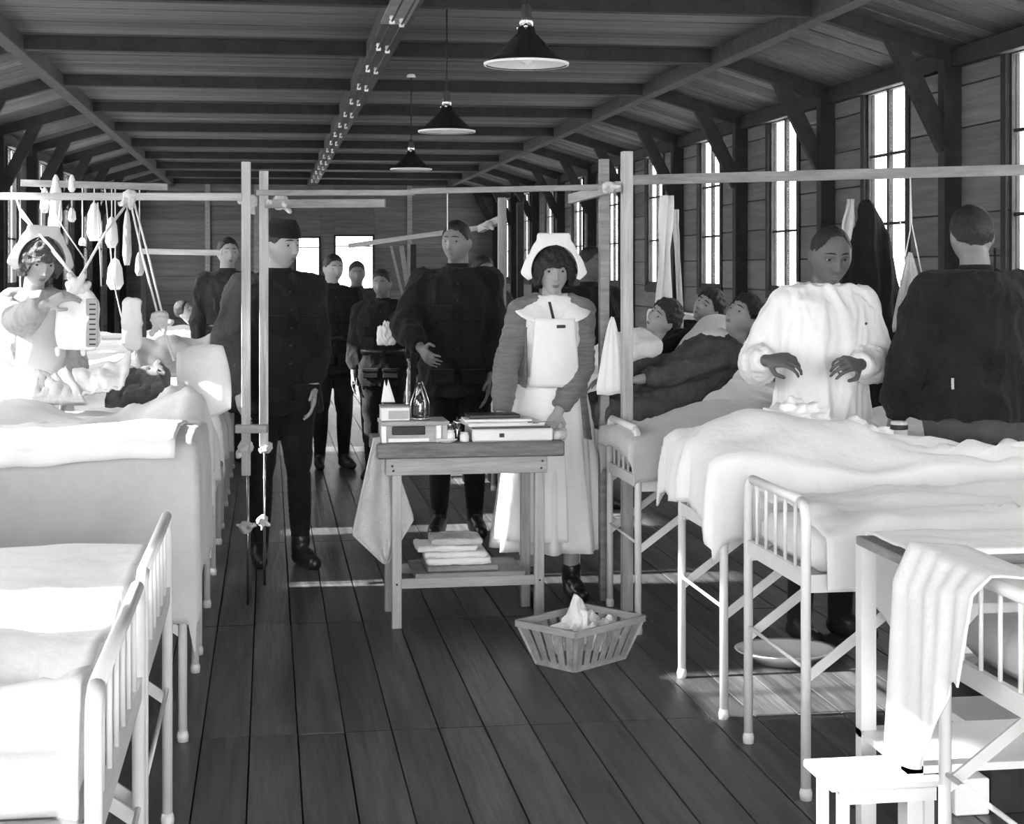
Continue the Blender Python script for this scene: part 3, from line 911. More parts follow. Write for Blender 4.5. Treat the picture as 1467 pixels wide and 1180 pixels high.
# ================================================================ beds
ORD = 'first second third fourth fifth sixth seventh eighth ninth tenth eleventh twelfth thirteenth'.split()
def YK(k, L): return (F/k - L*S_)/C_
LEFT_FOOT, RIGHT_FOOT = -.27, 1.50
BED_LEN = 1.95
def make_bed(w, label, group, top=.84):
    e = empty('hospital_bed', label=label, cat='bed', group=group)
    h = w/2
    for x, tp in ((0, top), (BED_LEN, 1.12)):
        for sg in (-1, 1):
            y = sg*h
            pts = [(x, y, 0), (x, y, tp-.05), (x, y-sg*.012, tp-.018), (x, y-sg*.045, tp)]
            MB().tube(pts, .0145, 10).build('leg', 'white_paint', e, True)
            MB().lathe([(.017, 0), (.019, .02), (.015, .035)], (x, y, 0), 10).build('foot_cap', 'white_paint', e, True)
        MB().tube([(x, -h+.045, tp), (x, h-.045, tp)], .0145, 10).build('top_rail', 'white_paint', e, True)
        MB().box((x-.008, -h, .60), (x+.008, h, .645)).build('lower_rail', 'white_paint', e)
        nb_ = 6 if w > .7 else 5
        for i in range(nb_):
            y = -h + (i+1)*w/(nb_+1)
            MB().tube([(x, y, .64), (x, y, tp)], .0055, 8).build('bar', 'white_paint', e, True)
        MB().tube([(x, -h, .37), (x, h, .37)], .006, 8).build('tie_rod', 'white_paint', e, True)
    for sg in (-1, 1):
        MB().box((0, sg*h-.004, .585), (BED_LEN, sg*h+.004, .635)).box((0, min(sg*h, sg*(h-.04)), .585), (BED_LEN, max(sg*h, sg*(h-.04)), .591)).build('side_rail', 'white_paint', e)
        for x0, x1 in ((.0, .34), (BED_LEN, BED_LEN-.34)):
            MB().bar((x0, sg*(h-.006), .34), (x1, sg*(h-.006), .59), .008, .028, (0, 0, 1)).build('brace', 'white_paint', e)
    MB().box((.02, -h+.01, .612), (BED_LEN-.02, h-.01, .632)).build('spring_base', 'steel', e)
    MB().box((.03, -h+.015, .634), (BED_LEN-.03, h-.015, .735), None, .03).build('mattress', 'mattress_cloth', e, True)
    return e
bw_l, bw_r = .88, .55
LB = [(YK(880, LEFT_FOOT), YK(705, LEFT_FOOT)), (YK(667, LEFT_FOOT), YK(531, LEFT_FOOT)), (YK(452, LEFT_FOOT), YK(385, LEFT_FOOT)), (YK(369, LEFT_FOOT), YK(323, LEFT_FOOT))]
RB = [(2.78, 3.50), (YK(507, 1.5), YK(453, 1.5)), (YK(430, 1.5), YK(390, 1.5)), (YK(349, 1.5), YK(349, 1.5)+.56)]
for i in range(8): a = 8.0+1.42*i; LB.append((a, a+.88))
for i in range(9): a = 7.75+1.22*i; RB.append((a, a+.56))
llab = ['nearest bed on the left, white iron footboard under a bright white sheet', 'second bed on the left, white iron footboard with upright bars and a smooth sheet',
        'third bed on the left, its grey cover hanging to the legs', 'fourth bed on the left, with rope traction and heaped blankets']
rlab = ['nearest bed on the right, only its white barred foot end showing', 'white iron bed on the right with a fully visible barred footboard and diagonal brace',
        'white iron bed on the right whose cover rises in a tent at the foot', 'white iron bed on the right behind the pale wooden post, under a grey cover']
protoL = make_bed(bw_l, llab[0], 'beds in the left row'); protoR = make_bed(bw_r, rlab[1], 'beds in the right row')
for i, (a, b) in enumerate(LB):
    o = protoL if i == 0 else copy_tree(protoL)
    if a > 15.5 and i > 0:
        pass
    o.location = (LEFT_FOOT, (a+b)/2, 0); o.rotation_euler = (0, 0, pi)
    o['label'] = llab[i] if i < 4 else 'white iron bed, %s of the left row counted from the camera' % ORD[i]
for i, (a, b) in enumerate(RB):
    o = protoR if i == 0 else copy_tree(protoR)
    o.location = (RIGHT_FOOT, (a+b)/2, 0)
    o['label'] = rlab[i] if i < 4 else 'white iron bed, %s of the right row counted from the camera' % ORD[i]

def cover(name, m, label, cat, side, ya, yb, x0, x1, z, hf=None, dn=.2, df=.12, dft=0.0, wr=.010, seed=0.0, wav=.014, group=None, foot=None, nx=None, flare=.05, hemcut=None, dhead=0.0):
    foot = foot if foot is not None else (RIGHT_FOOT if side > 0 else LEFT_FOOT)
    Lx, Ly = x1-x0, yb-ya
    tu, tv = Lx+dft+dhead, Ly+dn+df
    nu = nx or max(24, int(tu/.022)); nv = max(18, int(tv/.022))
    rnd_ = .035; rc = random.Random(int(seed*100)+3); cre = []
    for _ in range(16):
        a_ = rc.uniform(0, pi); cre.append((rc.uniform(0, Lx), rc.uniform(0, Ly), cos(a_), sin(a_), rc.uniform(.10, .35), rc.uniform(.012, .035), wr*rc.choice((-1, 1, 1))*rc.uniform(.5, 1.3)))
    def fn(u, v):
        su = -dft + tu*u; sv = -dn + tv*v
        ex = max(0, -su); exh = max(0, su-Lx); ey0 = max(0, -sv); ey1 = max(0, sv-Ly)
        ex_ = max(ex, exh)
        ey = max(ey0, ey1)
        x = min(max(su, 0), Lx); y = min(max(sv, 0), Ly)
        drop = max(ex_, ey) + .25*min(ex_, ey)
        zz = z + (hf(x0+x, y) if hf else 0)
        nse = noise.noise(Vector((x*5+seed, y*5, seed))) + .5*noise.noise(Vector((x*11+seed, y*13+3, seed)))
        rg = (1-abs(noise.noise(Vector((x*3.1+y*2+seed, y*4.5-x, seed*2))))*3)
        zz += wr*(.6*nse + .5*rg)
        for (cx_, cy_, ca_, sa_, ln_, wd_, am_) in cre:
            du, dv = x-cx_, y-cy_; al = du*ca_+dv*sa_; pe = -du*sa_+dv*ca_+.25*al*al
            if abs(pe) < wd_*3 and abs(al) < ln_*2: zz += am_*math.exp(-(pe/wd_)**2-(al/ln_)**2)
        if hemcut: drop = drop*hemcut(x, ey)
        if drop > 0:
            t = min(drop/rnd_, 1); zz -= rnd_*(1-cos(t*pi/2)) + max(0, drop-rnd_)
            out = rnd_*.5*sin(t*pi/2) + flare*max(0, drop-rnd_)
            tt = x*7.0 + y*8.0
            wv = wav*(sin(tt*2.2+seed)+.6*sin(tt*4.9+seed*2))*min(1, drop/.12)
            out += abs(wv)*.6 + wv*.5 + .008
            if ex_ >= ey: 
                x += (-1 if ex > 0 else 1)*(out) ; y += (-(ey0 > 0)+(ey1 > 0))*out*.7*(ey/max(ex_, 1e-6))
            else:
                y += (-1 if ey0 > 0 else 1)*out; x += -(ex > 0)*out*.7*(ex/max(ey, 1e-6))
        X = foot + (x0+x)*side
        return Vector((X, ya+y, max(zz, .012)))
    mb = MB(); mb.grid(fn, nu, nv)
    if side < 0: mb.f = [f[::-1] for f in mb.f]
    o = mb.build(name, m, None, True, .008); tag(o, label, cat, group)
    return o
def bump(cx, cy, sx, sy, h, p=2.0):
    return lambda x, y: h*math.exp(-abs((x-cx)/sx)**p - abs((y-cy)/sy)**p)
def sumf(*fs): return lambda x, y: sum(f(x, y) for f in fs)

# left row covers
a, b = LB[0]
cover('sheet', 'white_cloth', 'bright white rumpled sheet on the nearest left bed', 'sheet', -1, a, b, .028, 1.95, .825, sumf(bump(.9, .3, .35, .3, .03), bump(.35, .5, .2, .14, -.02)), dn=.62, df=.10, wr=.036, seed=1.3, wav=.035)
a, b = LB[1]
cover('sheet', 'white_cloth', 'smooth white sheet on the second left bed below the hanging grey cover', 'sheet', -1, a, b, .05, 1.95, .757, bump(1.0, .4, .6, .3, .02), dn=.30, df=.12, wr=.010, seed=4.1)
a, b = LB[2]
cover('blanket', 'grey_blanket', 'large pale grey cover hanging in a flat panel over the third left bed', 'blanket', -1, a-.02, b, -.02, 1.95, .925, sumf(bump(.0, .3, .35, .5, .035), bump(1.6, .3, .5, .5, -.035)), dn=.56, df=.3, dft=.44, wr=.010, seed=2.2, wav=.010, flare=.02)
cover('sheet', 'white_cloth', 'white sheet turned over the top edge of the large grey cover', 'sheet', -1, a-.035, b-.2, .02, 1.95, .940, sumf(bump(.0, .3, .35, .5, .035), bump(1.6, .3, .5, .5, -.035)), dn=.055, df=.0, dft=.0, wr=.010, seed=2.2, wav=.004, flare=.2)
a, b = LB[3]
cover('blanket', 'sheet_cloth', 'heaped pale blanket with raised folds on the fourth left bed', 'blanket', -1, a, b, .02, 1.85, .86, sumf(bump(.10, .30, .16, .3, .12), bump(.75, .28, .24, .30, .11), bump(1.5, .4, .4, .3, .06)), dn=.25, df=.3, dft=.30, wr=.035, seed=7.7, wav=.03)
cover('blanket', 'dark_blanket', 'dark blanket lying in folds across the fourth left bed', 'blanket', -1, a+.02, a+.45, .95, 1.9, .955, bump(.6, .2, .2, .2, .03), dn=.10, df=.05, dft=.06, wr=.05, seed=9.1, wav=.02)
# right row covers
a, b = RB[0]
cover('sheet', 'white_cloth', 'white sheet over the nearest right bed behind its barred foot end', 'sheet', 1, a, b, .05, 1.9, .80, bump(1, .3, .6, .3, .03), dn=.2, df=.05, wr=.012, seed=3.1)
a, b = RB[1]
cover('blanket', 'sheet_cloth', 'pale blanket drooping unevenly over the side of the bed with the barred footboard', 'blanket', 1, a-.01, b+.02, .05, 1.95, .775, sumf(bump(.9, .3, .55, .22, .05), bump(1.8, .3, .4, .2, .04)), dn=.42, df=.15, dft=.0, wr=.028, seed=5.5, wav=.02,
      hemcut=lambda x, e: .36+.70*sm(.04, .30, x)+.08*noise.noise(Vector((x*7, 2, 1))))
a, b = RB[2]
cover('blanket', 'white_cloth', 'white cover rising to a tented peak near the foot of the bed', 'blanket', 1, a-.02, b+.02, -.03, 1.95, .80, sumf(bump(0, .3, .10, 2, .06), lambda x, y: .22*math.exp(-(max(0, x-.20)/.42)**1.3)*math.exp(-(min(0, x-.20)/.20)**2)*math.exp(-((y-.30)/.24)**2), bump(.9, .3, .5, .3, .03)), dn=.28, df=.2, dft=.22, wr=.030, seed=8.3, wav=.03,
      hemcut=lambda x, e: 1.0-.35*sm(.1, .5, x)+.1*noise.noise(Vector((x*6, 1, 1))))
cover('sheet', 'white_cloth', 'white sheet bunched in scallops along the far edge of the tented cover', 'sheet', 1, b-.12, b+.06, .85, 1.9, .815, lambda x, y: .030*abs(sin(x*11)), dn=.06, df=.1, wr=.02, seed=3.3)
a, b = RB[3]
cover('blanket', 'grey_blanket', 'grey blanket with a low peak on the bed behind the pale wooden post', 'blanket', 1, a-.02, b+.02, -.02, 1.6, .80, sumf(bump(.42, .3, .28, .25, .13), bump(1.2, .3, .3, .25, .08)), dn=.18, df=.2, dft=.08, wr=.016, seed=6.1, wav=.008)
a, b = RB[4]
cover('blanket', 'white_cloth', 'white cover on the bed of the patient propped on pillows', 'blanket', 1, a-.02, b+.02, .0, 1.35, .82, sumf(bump(.75, .3, .4, .25, .10)), dn=.20, df=.2, dft=.15, wr=.02, seed=12.1, wav=.02)
a, b = RB[5]
cover('blanket', 'grey_blanket', 'grey cover on the bed of the patient sitting in a dark jacket', 'blanket', 1, a-.02, b+.02, .0, 1.25, .82, bump(.6, .3, .4, .25, .08), dn=.20, df=.2, dft=.15, wr=.02, seed=13.1)
for i in range(6, 12):
    a, b = RB[i]
    cover('blanket', 'sheet_cloth', 'pale blanket on the %s bed of the right row, counted from the camera' % ORD[i], 'blanket', 1, a-.02, b+.02, .0, 1.6, .80, bump(.6, .3, .4, .25, .08), dn=.20, df=.2, dft=.15, wr=.02, seed=13.1+i, group='blankets on the far right beds', nx=40)
for i in range(4, 11):
    a, b = LB[i]
    lab = 'pale blanket on the %s bed of the left row, counted from the camera' % ORD[i] if i > 4 else 'white bedclothes hanging from the bed that the left soldier bends over'
    cover('blanket', 'sheet_cloth', lab, 'blanket', -1, a-.02, b+.02, .0, 1.6, .80, bump(.6, .4, .4, .3, .10), dn=.20, df=.2, dft=.28 if i == 4 else .15, wr=.025, seed=23.1+i, wav=.03, group='blankets on the far left beds' if i > 4 else None, nx=50)

def pillow(label, c, sx, sy, sz, rz=0, rx=0, ry=0, m='white_cloth', seed=0, group=None):
    d, fs = ico(5)
    vs = []
    for q in d:
        x, y, z = q
        k = (1-(abs(x)**4))*(1-(abs(y)**4))
        px = math.copysign(abs(x)**.55, x); py = math.copysign(abs(y)**.55, y)
        l = max(abs(px), abs(py), 1e-6)
        r2 = min(1, sqrt(x*x+y*y)**.8)
        a_ = atan2(y, x); sq = 1/max(abs(cos(a_)), abs(sin(a_)))**.6
        vv = Vector((r2*cos(a_)*sq*sx/2, r2*sin(a_)*sq*sy/2, z*sz/2))
        vv.z += .006*noise.noise(vv*12+Vector((seed, 0, 0)))+.012*noise.noise(vv*5+Vector((seed, 0, 0)))
        vs.append(vv)
    mt = Matrix.Translation(Vector(c)) @ Euler((rx, ry, rz)).to_matrix().to_4x4()
    o = MB().add([mt @ v for v in vs], fs).build('pillow', m, None, True); tag(o, label, 'pillow', group); return o
def WP(px, py, k): return W(px, py, k)
pillow('white pillow leaning upright between the soldier and the fourth left bed', WP(292, 545, 318), .24, .36, .11, 0, radians(62), radians(-8), seed=3)
pillow('pale pillow behind the head of the patient propped up on the right', WP(948, 492, 258)+Vector((.25, .1, -.02)), .45, .5, .16, 0, 0, radians(-48), 'sheet_cloth', 5)
pillow('pale pillow at the head of the bed of the dark-haired patient', WP(1120, 500, 300)+Vector((.35, .15, -.08)), .4, .5, .16, 0, 0, radians(-40), 'sheet_cloth', 6)

# ================================================================ traction frames of raw timber
def frame_post(px, ytop, k, wpx, label, zbot=0.0, m='pale_timber'):
    p = W(px, ytop, k); wd = wpx/k
    o = MB().box((p.x-wd/2, p.y-.025, zbot), (p.x+wd/2, p.y+.025, p.z), None, .002).build('wooden_post', m); tag(o, label, 'post'); return p
frame_post(352.5, 232, 321, 13, 'pale squared timber post at the left edge of the aisle, brightest of the pair', 0.58)
frame_post(378, 245, 302, 13, 'pale timber post just right of the brightest left post, in front of the soldier', 0.66)
frame_post(898, 217, 326, 15, 'tall pale timber post standing on the floor right of the nurse', 0)
frame_post(865, 228, 316, 13, 'darker timber post between the nurse and the tall pale post', 0, 'mid_timber')
frame_post(719, 283, 232, 11, 'pale timber post behind the nurse, left of her cap', 0, 'post_timber')
frame_post(745, 290, 226, 9, 'dark timber post close beside the one left of the cap', 0, 'dark_timber')
frame_post(592, 350, 190, 8, 'thin dark post in the group of men beside the bottle on the table', 0, 'dark_timber')
def rail(a, b, wd, th, label, m='pale_timber_flat'):
    o = MB().bar(a, b, wd, th, (0, 0, 1), .002).build('wooden_rail', m); tag(o, label, 'rail'); return o
rail(W(-40, 281, 322), W(347, 282, 322), .02, .033, 'pale overhead rail from the left wall to the brightest left post')
rail(W(368, 276, 306), W(594, 276, 312), .02, .026, 'left half of the grey rail crossing high over the aisle', 'mid_timber')
rail(W(590, 274, 312), W(866, 268, 320), .02, .026, 'right half of the rail crossing high over the aisle', 'mid_timber')
rail(W(818, 285, 303), W(886, 267, 330), .03, .045, 'short pale block clamped across the pair of right posts')
rail(W(903, 258, 318), W(1480, 243, 356), .02, .045, 'long overhead rail running right in front of the windows', 'mid_timber')
rail(W(200, 360, 198.8), W(318, 362, 199.5), .02, .04, 'thin pale rail before the boarded end wall', 'pale_timber_flat')
rail(W(380, 292, 305), W(552, 291, 308), .02, .04, 'second grey rail just beneath the left aisle rail', 'mid_timber')
rail(W(500, 352, 190), W(690, 326, 205), .02, .035, 'slanting rail above the cap of the man behind the table', 'mid_timber')
rail(W(688, 328, 226), W(722, 312, 232), .04, .045, 'short pale block at the top of the post left of the nurse', 'pale_timber_flat')
rail(W(338, 614, 322), W(383, 614, 322), .05, .035, 'short timber block joining the two left posts above the bed foot')
rail(W(575, 352, 190), W(592, 465, 190), .02, .035, 'slanting grey batten left of the man behind the table', 'mid_timber')
rail(W(560, 352, 186), W(588, 470, 186), .02, .02, 'second slanting batten left of the man behind the table', 'mid_timber')
frame_post(206, 352, 198, 7, 'thin dark post carrying the pale rail before the boarded end wall', 0, 'dark_timber')
for px_, k_, zt_, lb_ in ((355, 321, .60, 'thin rod below the brightest left post, running down to the floor'), (379, 302, .68, 'thin rod below the second left post, running down to the floor')):
    q_ = W(px_, 700, k_); o = MB().tube([(q_.x, q_.y, 0), (q_.x, q_.y, zt_)], .006, 8).build('support_rod', 'steel', None, True); tag(o, lb_, 'rod')
# knotted rag ties
def knot(px, py, k, r, label, seed):
    c = W(px, py, k); mb = MB(); rr_ = random.Random(seed)
    mb.ell(c, (r, r*.8, r), None, 12)
    for i in range(3):
        d = Vector((rr_.uniform(-1, 1), rr_.uniform(-1, -.3), rr_.uniform(-1.2, .4))).normalized()
        mb.cap(c, c+d*r*1.6, r*.55, r*.3, 8)
    me = remesh(mb, .006, 1, folds(.006, 30, 30, 30, seed), 'rag')
    o = link('rag_tie', me, 'canvas', None, True); tag(o, label, 'rag tie', 'rag ties knotted round the timber frames'); return o
knot(358, 289, 318, .036, 'white rag knotted round the two left posts under the rail', 1)
knot(402, 289, 304, .04, 'grey rag with loose ends hanging right of the left posts', 2)
knot(186, 282, 322, .035, 'white rag tied over the left rail above the ropes', 3)
knot(872, 268, 330, .03, 'pale rag knotted round the right posts at the block', 4)
knot(352, 755, 322, .03, 'white rag tied low down on the left bed foot', 5)
knot(376, 745, 303, .028, 'smaller white rag tied low beside the left bed foot', 6)
knot(352, 640, 321, .035, 'pale rag hanging at the foot of the brightest left post', 7)
knot(229, 458, 322, .045, 'white cord knot on the slanting traction rope', 8)
knot(382, 640, 302, .03, 'pale rag hanging below the timber block at the left posts', 12)
knot(700, 322, 230, .03, 'pale rag on the block left of the nurse', 13)

# ---- traction ropes, pulleys and weight bags on the left
def rope(pts, r, label, group='traction ropes on the left', m='rope'):
    P = [W(*p) for p in pts]; o = MB().tube(P, r, 7).build('rope', m, None, True); tag(o, label, 'rope', group); return o
K = 322
rope([(22, 280, K), (32, 310, K), (70, 350, K+7), (110, 400, K+14)], .006, 'rope slanting from the rail end down to the weight bag knot')
rope([(30, 300, K), (62, 345, K+2), (106, 396, K+13)], .005, 'second rope beside the one slanting to the weight bag')
rope([(185, 288, K), (150, 335, K+7), (112, 402, K+14)], .006, 'rope slanting from the rag on the rail down left to the bag')
rope([(187, 290, K), (205, 370, K), (226, 450, K)], .005, 'rope running down from the rag to the cord knot')
rope([(192, 290, K), (214, 372, K), (232, 448, K)], .005, 'twin rope beside the one running to the cord knot')
rope([(232, 465, K), (249, 517, K)], .006, 'short rope from the cord knot to the pillow')
rope([(29, 285, K), (29, 410, K), (36, 500, K)], .003, 'thin cord hanging straight past the nurse')
rope([(88, 280, K), (82, 340, K)], .004, 'short cord dropping from the left rail behind the cap')
rope([(140, 290, K), (145, 410, K)], .0035, 'thin cord hanging down right of the weight bag')
rope([(58, 268, 245), (90, 325, 247), (122, 372, 248)], .004, 'dark slanting cord behind the two ropes')
rope([(188, 470, K), (201, 530, K)], .004, 'cord under the white weight block')
rope([(150, 268, 245), (163, 405, 247), (180, 480, 250)], .004, 'cord slanting down behind the weight block')
rope([(641, 272, 313.6), (641, 330, 313.6)], .003, 'thin cord hanging from the aisle rail over the table', None)
e = empty('weight_bag', W(112, 500, 338), label='square white canvas weight bag hanging from the crossed ropes beside the nurse', cat='weight bag')
mb = MB()
mb.loft([((0, 0, 0), .075, .045, None, 5), ((0, 0, .02), .088, .055, None, 5), ((-.004, 0, .12), .090, .058, None, 5), ((0, 0, .20), .086, .052, None, 4), ((0, 0, .235), .06, .035, None, 3), ((0, 0, .26), .035, .025)], 40)
me = remesh(mb, .008, 1, folds(.006, 9, 9, 7, 4), 'bag'); link('bag', me, 'white_cloth', e, True)
mb = MB()
for i in range(9): mb.box((.052, -.062, .02+i*.021), (.078, -.056, .026+i*.021)); 
mb.build('printed_marks', 'ink', e)
MB().box((.038, -.0585, .012), (.088, -.05, .215), None, .004).build('side_strip', 'mid_blanket', e)
mb = MB()
for i in range(7):
    a_ = i*2*pi/7; mb.cap((.03*cos(a_), .025*sin(a_), .24), (.042*cos(a_+.8), .034*sin(a_+.8), .275+.018*(i % 3)), .019, .016, 8)
link('gathered_neck', remesh(mb, .006, 1, None, 'n'), 'canvas', e, True)
for dx in (-.085, .02): MB().cap((dx, 0, .0), (dx, 0, -.02), .012, .010, 8).build('toggle', 'white_cloth', e, True)
rl = MB().loft([((0, 0, 0), .03, .02, None, 4), ((0, 0, .03), .045, .03, None, 4), ((0, 0, .10), .04, .03, None, 4), ((0, 0, .12), .045, .03, None, 4), ((0, 0, .22), .038, .028, None, 4), ((0, 0, .23), .02, .02)], 20)
o = link('weight_block', remesh(rl, .008, 1, folds(.008, 12, 12, 12, 2), 'w'), 'white_cloth', None, True); o.location = W(189, 502, K); tag(o, 'small white cloth-wrapped weight right of the weight bag', 'weight')
BORD = [0, 10, 1, 2, 3, 7, 4, 5, 8, 6, 9]
# hanging bags and slings of the traction frames further down on the left
for i, (px, yt, yb, k, wd) in enumerate(((64, 268, 305, 250, .05), (80, 250, 330, 240, .07), (103, 250, 275, 235, .04), (103, 297, 318, 235, .045), (135, 290, 345, 250, .08), (160, 310, 355, 240, .07), (182, 300, 380, 235, .05), (118, 340, 352, 235, .04), (165, 370, 415, 240, .09), (200, 360, 395, 230, .05), (75, 300, 345, 260, .05))):
    k = 245; p = W(px, yb, k); h = (yb-yt)/k
    mb = MB().loft([((0, 0, 0), wd*.3, wd*.25), ((0, 0, h*.2), wd*.55, wd*.4), ((0, 0, h*.7), wd*.45, wd*.35), ((0, 0, h*.93), wd*.25, wd*.2), ((0, 0, h), wd*.08, wd*.08)], 16)
    mb.tube([(0, 0, h*.95), (0, 0, 1.985-p.z)], .004, 6)
    o = mb.build('weight_bag', 'white_cloth' if i % 3 else 'canvas', None, True, origin=(0, 0, 0)); o.location = p
    tag(o, 'small pale weight bag behind the left nurse, %s from the left of those hanging' % ORD[BORD.index(i)], 'weight bag', 'hanging weight bags behind the left nurse')
rail(W(30, 262, 245), W(240, 268, 245), .02, .04, 'dim rail behind the left rail carrying the small weight bags', 'mid_timber')
# sling and striped cushions on the fourth left bed
def sheet4(name, m, label, cat, pts, th=.012, wr=.012, seed=0, n=22):
    """cloth hung between four corners (pixel,pixel,k), clockwise from top left, with creases"""
    A_, B_, C2, D_ = [W(*p) for p in pts]
    nr = (B_-A_).cross(D_-A_).normalized()
    def fn(u, v):
        p = (A_*(1-u)+B_*u)*(1-v) + (D_*(1-u)+C2*u)*v
        q = noise.noise(Vector((u*3+seed, v*2, seed)))+.5*noise.noise(Vector((u*9+seed, v*4, seed)))
        return p + nr*wr*q*2 - Vector((0, 0, .03*sin(pi*u)*(1-v)))
    o = MB().grid(fn, n, n).build(name, m, None, True, th); tag(o, label, cat); return o
sheet4('sling', 'white_cloth', 'white canvas sling stretched above the fourth left bed', 'sling', [(104, 530, 335), (190, 503, 335), (178, 552, 345), (112, 566, 345)], .01, .02, 1)
sheet4('cushion_cover', 'ticking', 'striped dark and pale cushion beside the sling on the left', 'cushion', [(52, 532, 335), (98, 528, 335), (122, 575, 345), (46, 575, 345)], .04, .010, 2)
sheet4('blanket_roll', 'dark_blanket', 'rolled dark striped blanket at the end of the sling', 'blanket', [(186, 530, 325), (232, 520, 325), (243, 568, 335), (150, 578, 335)], .06, .013, 3)
sheet4('bed_sheet', 'grey_blanket', 'grey sheet hanging behind the pillow near the boarded wall', 'sheet', [(190, 480, 270), (305, 478, 270), (300, 540, 280), (196, 530, 280)], .02, .02, 4)

# hanging cloths on the right
def hang_bag(label, top, w_, h, k, seed, m='white_cloth', name='cloth_bag'):
    p = W(top[0], top[1], k)
    def fn(u, v):
        a_ = 2*pi*u; r = w_/2*(.08+.92*v**.8)*(1 if v < .97 else .9)
        return Vector((r*cos(a_), r*.35*sin(a_)+.004*sin(a_*9+seed), -h*v + .01*noise.noise(Vector((u*8, v*4, seed)))))
    mb = MB().grid(fn, 32, 14, True)
    o = mb.build(name, m, None, True, .004, origin=(0, 0, 0)); o.location = p; tag(o, label, 'bag'); return o
hang_bag('white cloth bag hanging in a cone between the two right posts', (877, 455, 322), .15, .34, 322, 1)
hang_bag('pale triangular cloth bag hanging by strings left of the dark soldier', (1304, 362, 352), .16, .32, 352, 2, 'canvas')
rope([(1304, 246, 344.5), (1304, 330, 347), (1296, 370, 350)], .003, 'left string of the triangular bag by the window', None)
rope([(1304, 246, 344.5), (1306, 320, 347), (1322, 400, 348)], .003, 'right string of the triangular bag by the window', None)
rope([(1290, 246, 343.5), (1290, 640, 344)], .003, 'long thin cord hanging from the rail past the window', None)
rope([(1425, 355, 276), (1425, 395, 276)], .006, 'short dark strap hanging beside the right window', None, 'cord_black')
def towel(label, a, b, k, wpx, seed, m='white_cloth'):
    def fn(u, v):
        x = a[0]+(b[0]-a[0])*v + (u-.5)*wpx*(.55+.45*sin(v*7+seed)*.4+.3*v)
        return W(x, a[1]+(b[1]-a[1])*v, k) + Vector((0, .02*sin(u*9+v*3+seed), 0))
    o = MB().grid(fn, 12, 20).build('towel', m, None, True, .012); tag(o, label, 'towel'); return o
towel('long white towel hanging from the rail over the propped patient', (955, 280), (950, 448), 250, 24, 1)
towel('narrow pale cloth hanging beside the long white towel', (967, 300), (975, 470), 248, 9, 2, 'canvas')
# dark coat hung by the window
p = W(1245, 480, 300)
mb = MB().loft([((0, 0, -.35), .17, .09), ((0, 0, .0), .155, .09), ((0, 0, .3), .135, .085), ((0, 0, .45), .10, .07), ((0, 0, .56), .06, .05), ((0, 0, .64), .03, .03)], 30)
me = remesh(mb, .012, 1, folds(.02, 12, 12, 3, 5), 'coat'); o = link('hanging_coat', me, 'wool_dark', None, True, origin=(0, 0, 0)); o.location = p; tag(o, 'dark coat hanging in front of the window behind the white-gowned man', 'coat')
o = MB().tube([W(1245, 290, 300), W(1245, 250, 300)], .005, 6).build('coat_hook', 'dark_metal'); tag(o, 'dark hook holding the coat before the window', 'hook')
towel('pale cloth hanging left of the dark coat', (1218, 285), (1216, 345), 300, 22, 4, 'canvas')
# ================================================================ dressing table in the aisle and what stands on it
FL, FR = W(568, 900, 343), W(772, 893, 338)
FL.z = 0; FR.z = 0
ux = (FR-FL); TWd = ux.length; ux.normalize()
trz = atan2(ux.y, ux.x)
TM = Matrix.Translation(FL) @ Matrix.Rotation(trz, 4, 'Z')
def TP(x, y, z): return TM @ Vector((x, y, z))
t = empty('dressing_table', FL, trz, label='narrow pale wooden table with a dark top standing in the middle of the aisle', cat='table')
DEP = .34; TZ = .775
for x in (0, TWd):
    for y in (0, DEP):
        MB().box((x-.02, y-.02, 0), (x+.02, y+.02, .70), None, .003).build('leg', 'pale_timber', t)
MB().box((-.045, -.03, .64), (TWd+.03, -.012, .712), None, .003).build('apron_board', 'pale_timber_flat', t)
MB().box((-.045, DEP+.012, .64), (TWd+.03, DEP+.03, .712), None, .003).build('apron_board', 'pale_timber_flat', t)
for x in (-.03, TWd+.012): MB().box((x, -.012, .64), (x+.018, DEP+.012, .712)).build('side_board', 'pale_timber_flat', t)
MB().box((-.085, -.06, .712), (TWd+.10, DEP+.06, TZ), None, .006).build('table_top', 'table_top_wood', t)
MB().box((.0, -.008, .165), (TWd, .012, .205)).build('stretcher', 'pale_timber_flat', t)
MB().box((.0, DEP-.012, .165), (TWd, DEP+.008, .205)).build('stretcher', 'pale_timber_flat', t)
MB().box((.08, .0, .205), (TWd-.06, DEP, .222)).build('shelf', 'mid_timber', t)
for x, z in ((-.02, .68), (-.015, .66), (TWd+.01, .69), (TWd+.005, .66), (.0, .185), (TWd, .185)):
    MB().ell((x, -.031 if z > .3 else -.021, z), (.005, .003, .005), None, 8).build('nail_head', 'ink', t)
def titem(name, x, y, z, label, cat, rz=0, group=None):
    return empty(name, TP(x, y, z), trz+rz, label=label, cat=cat, group=group)
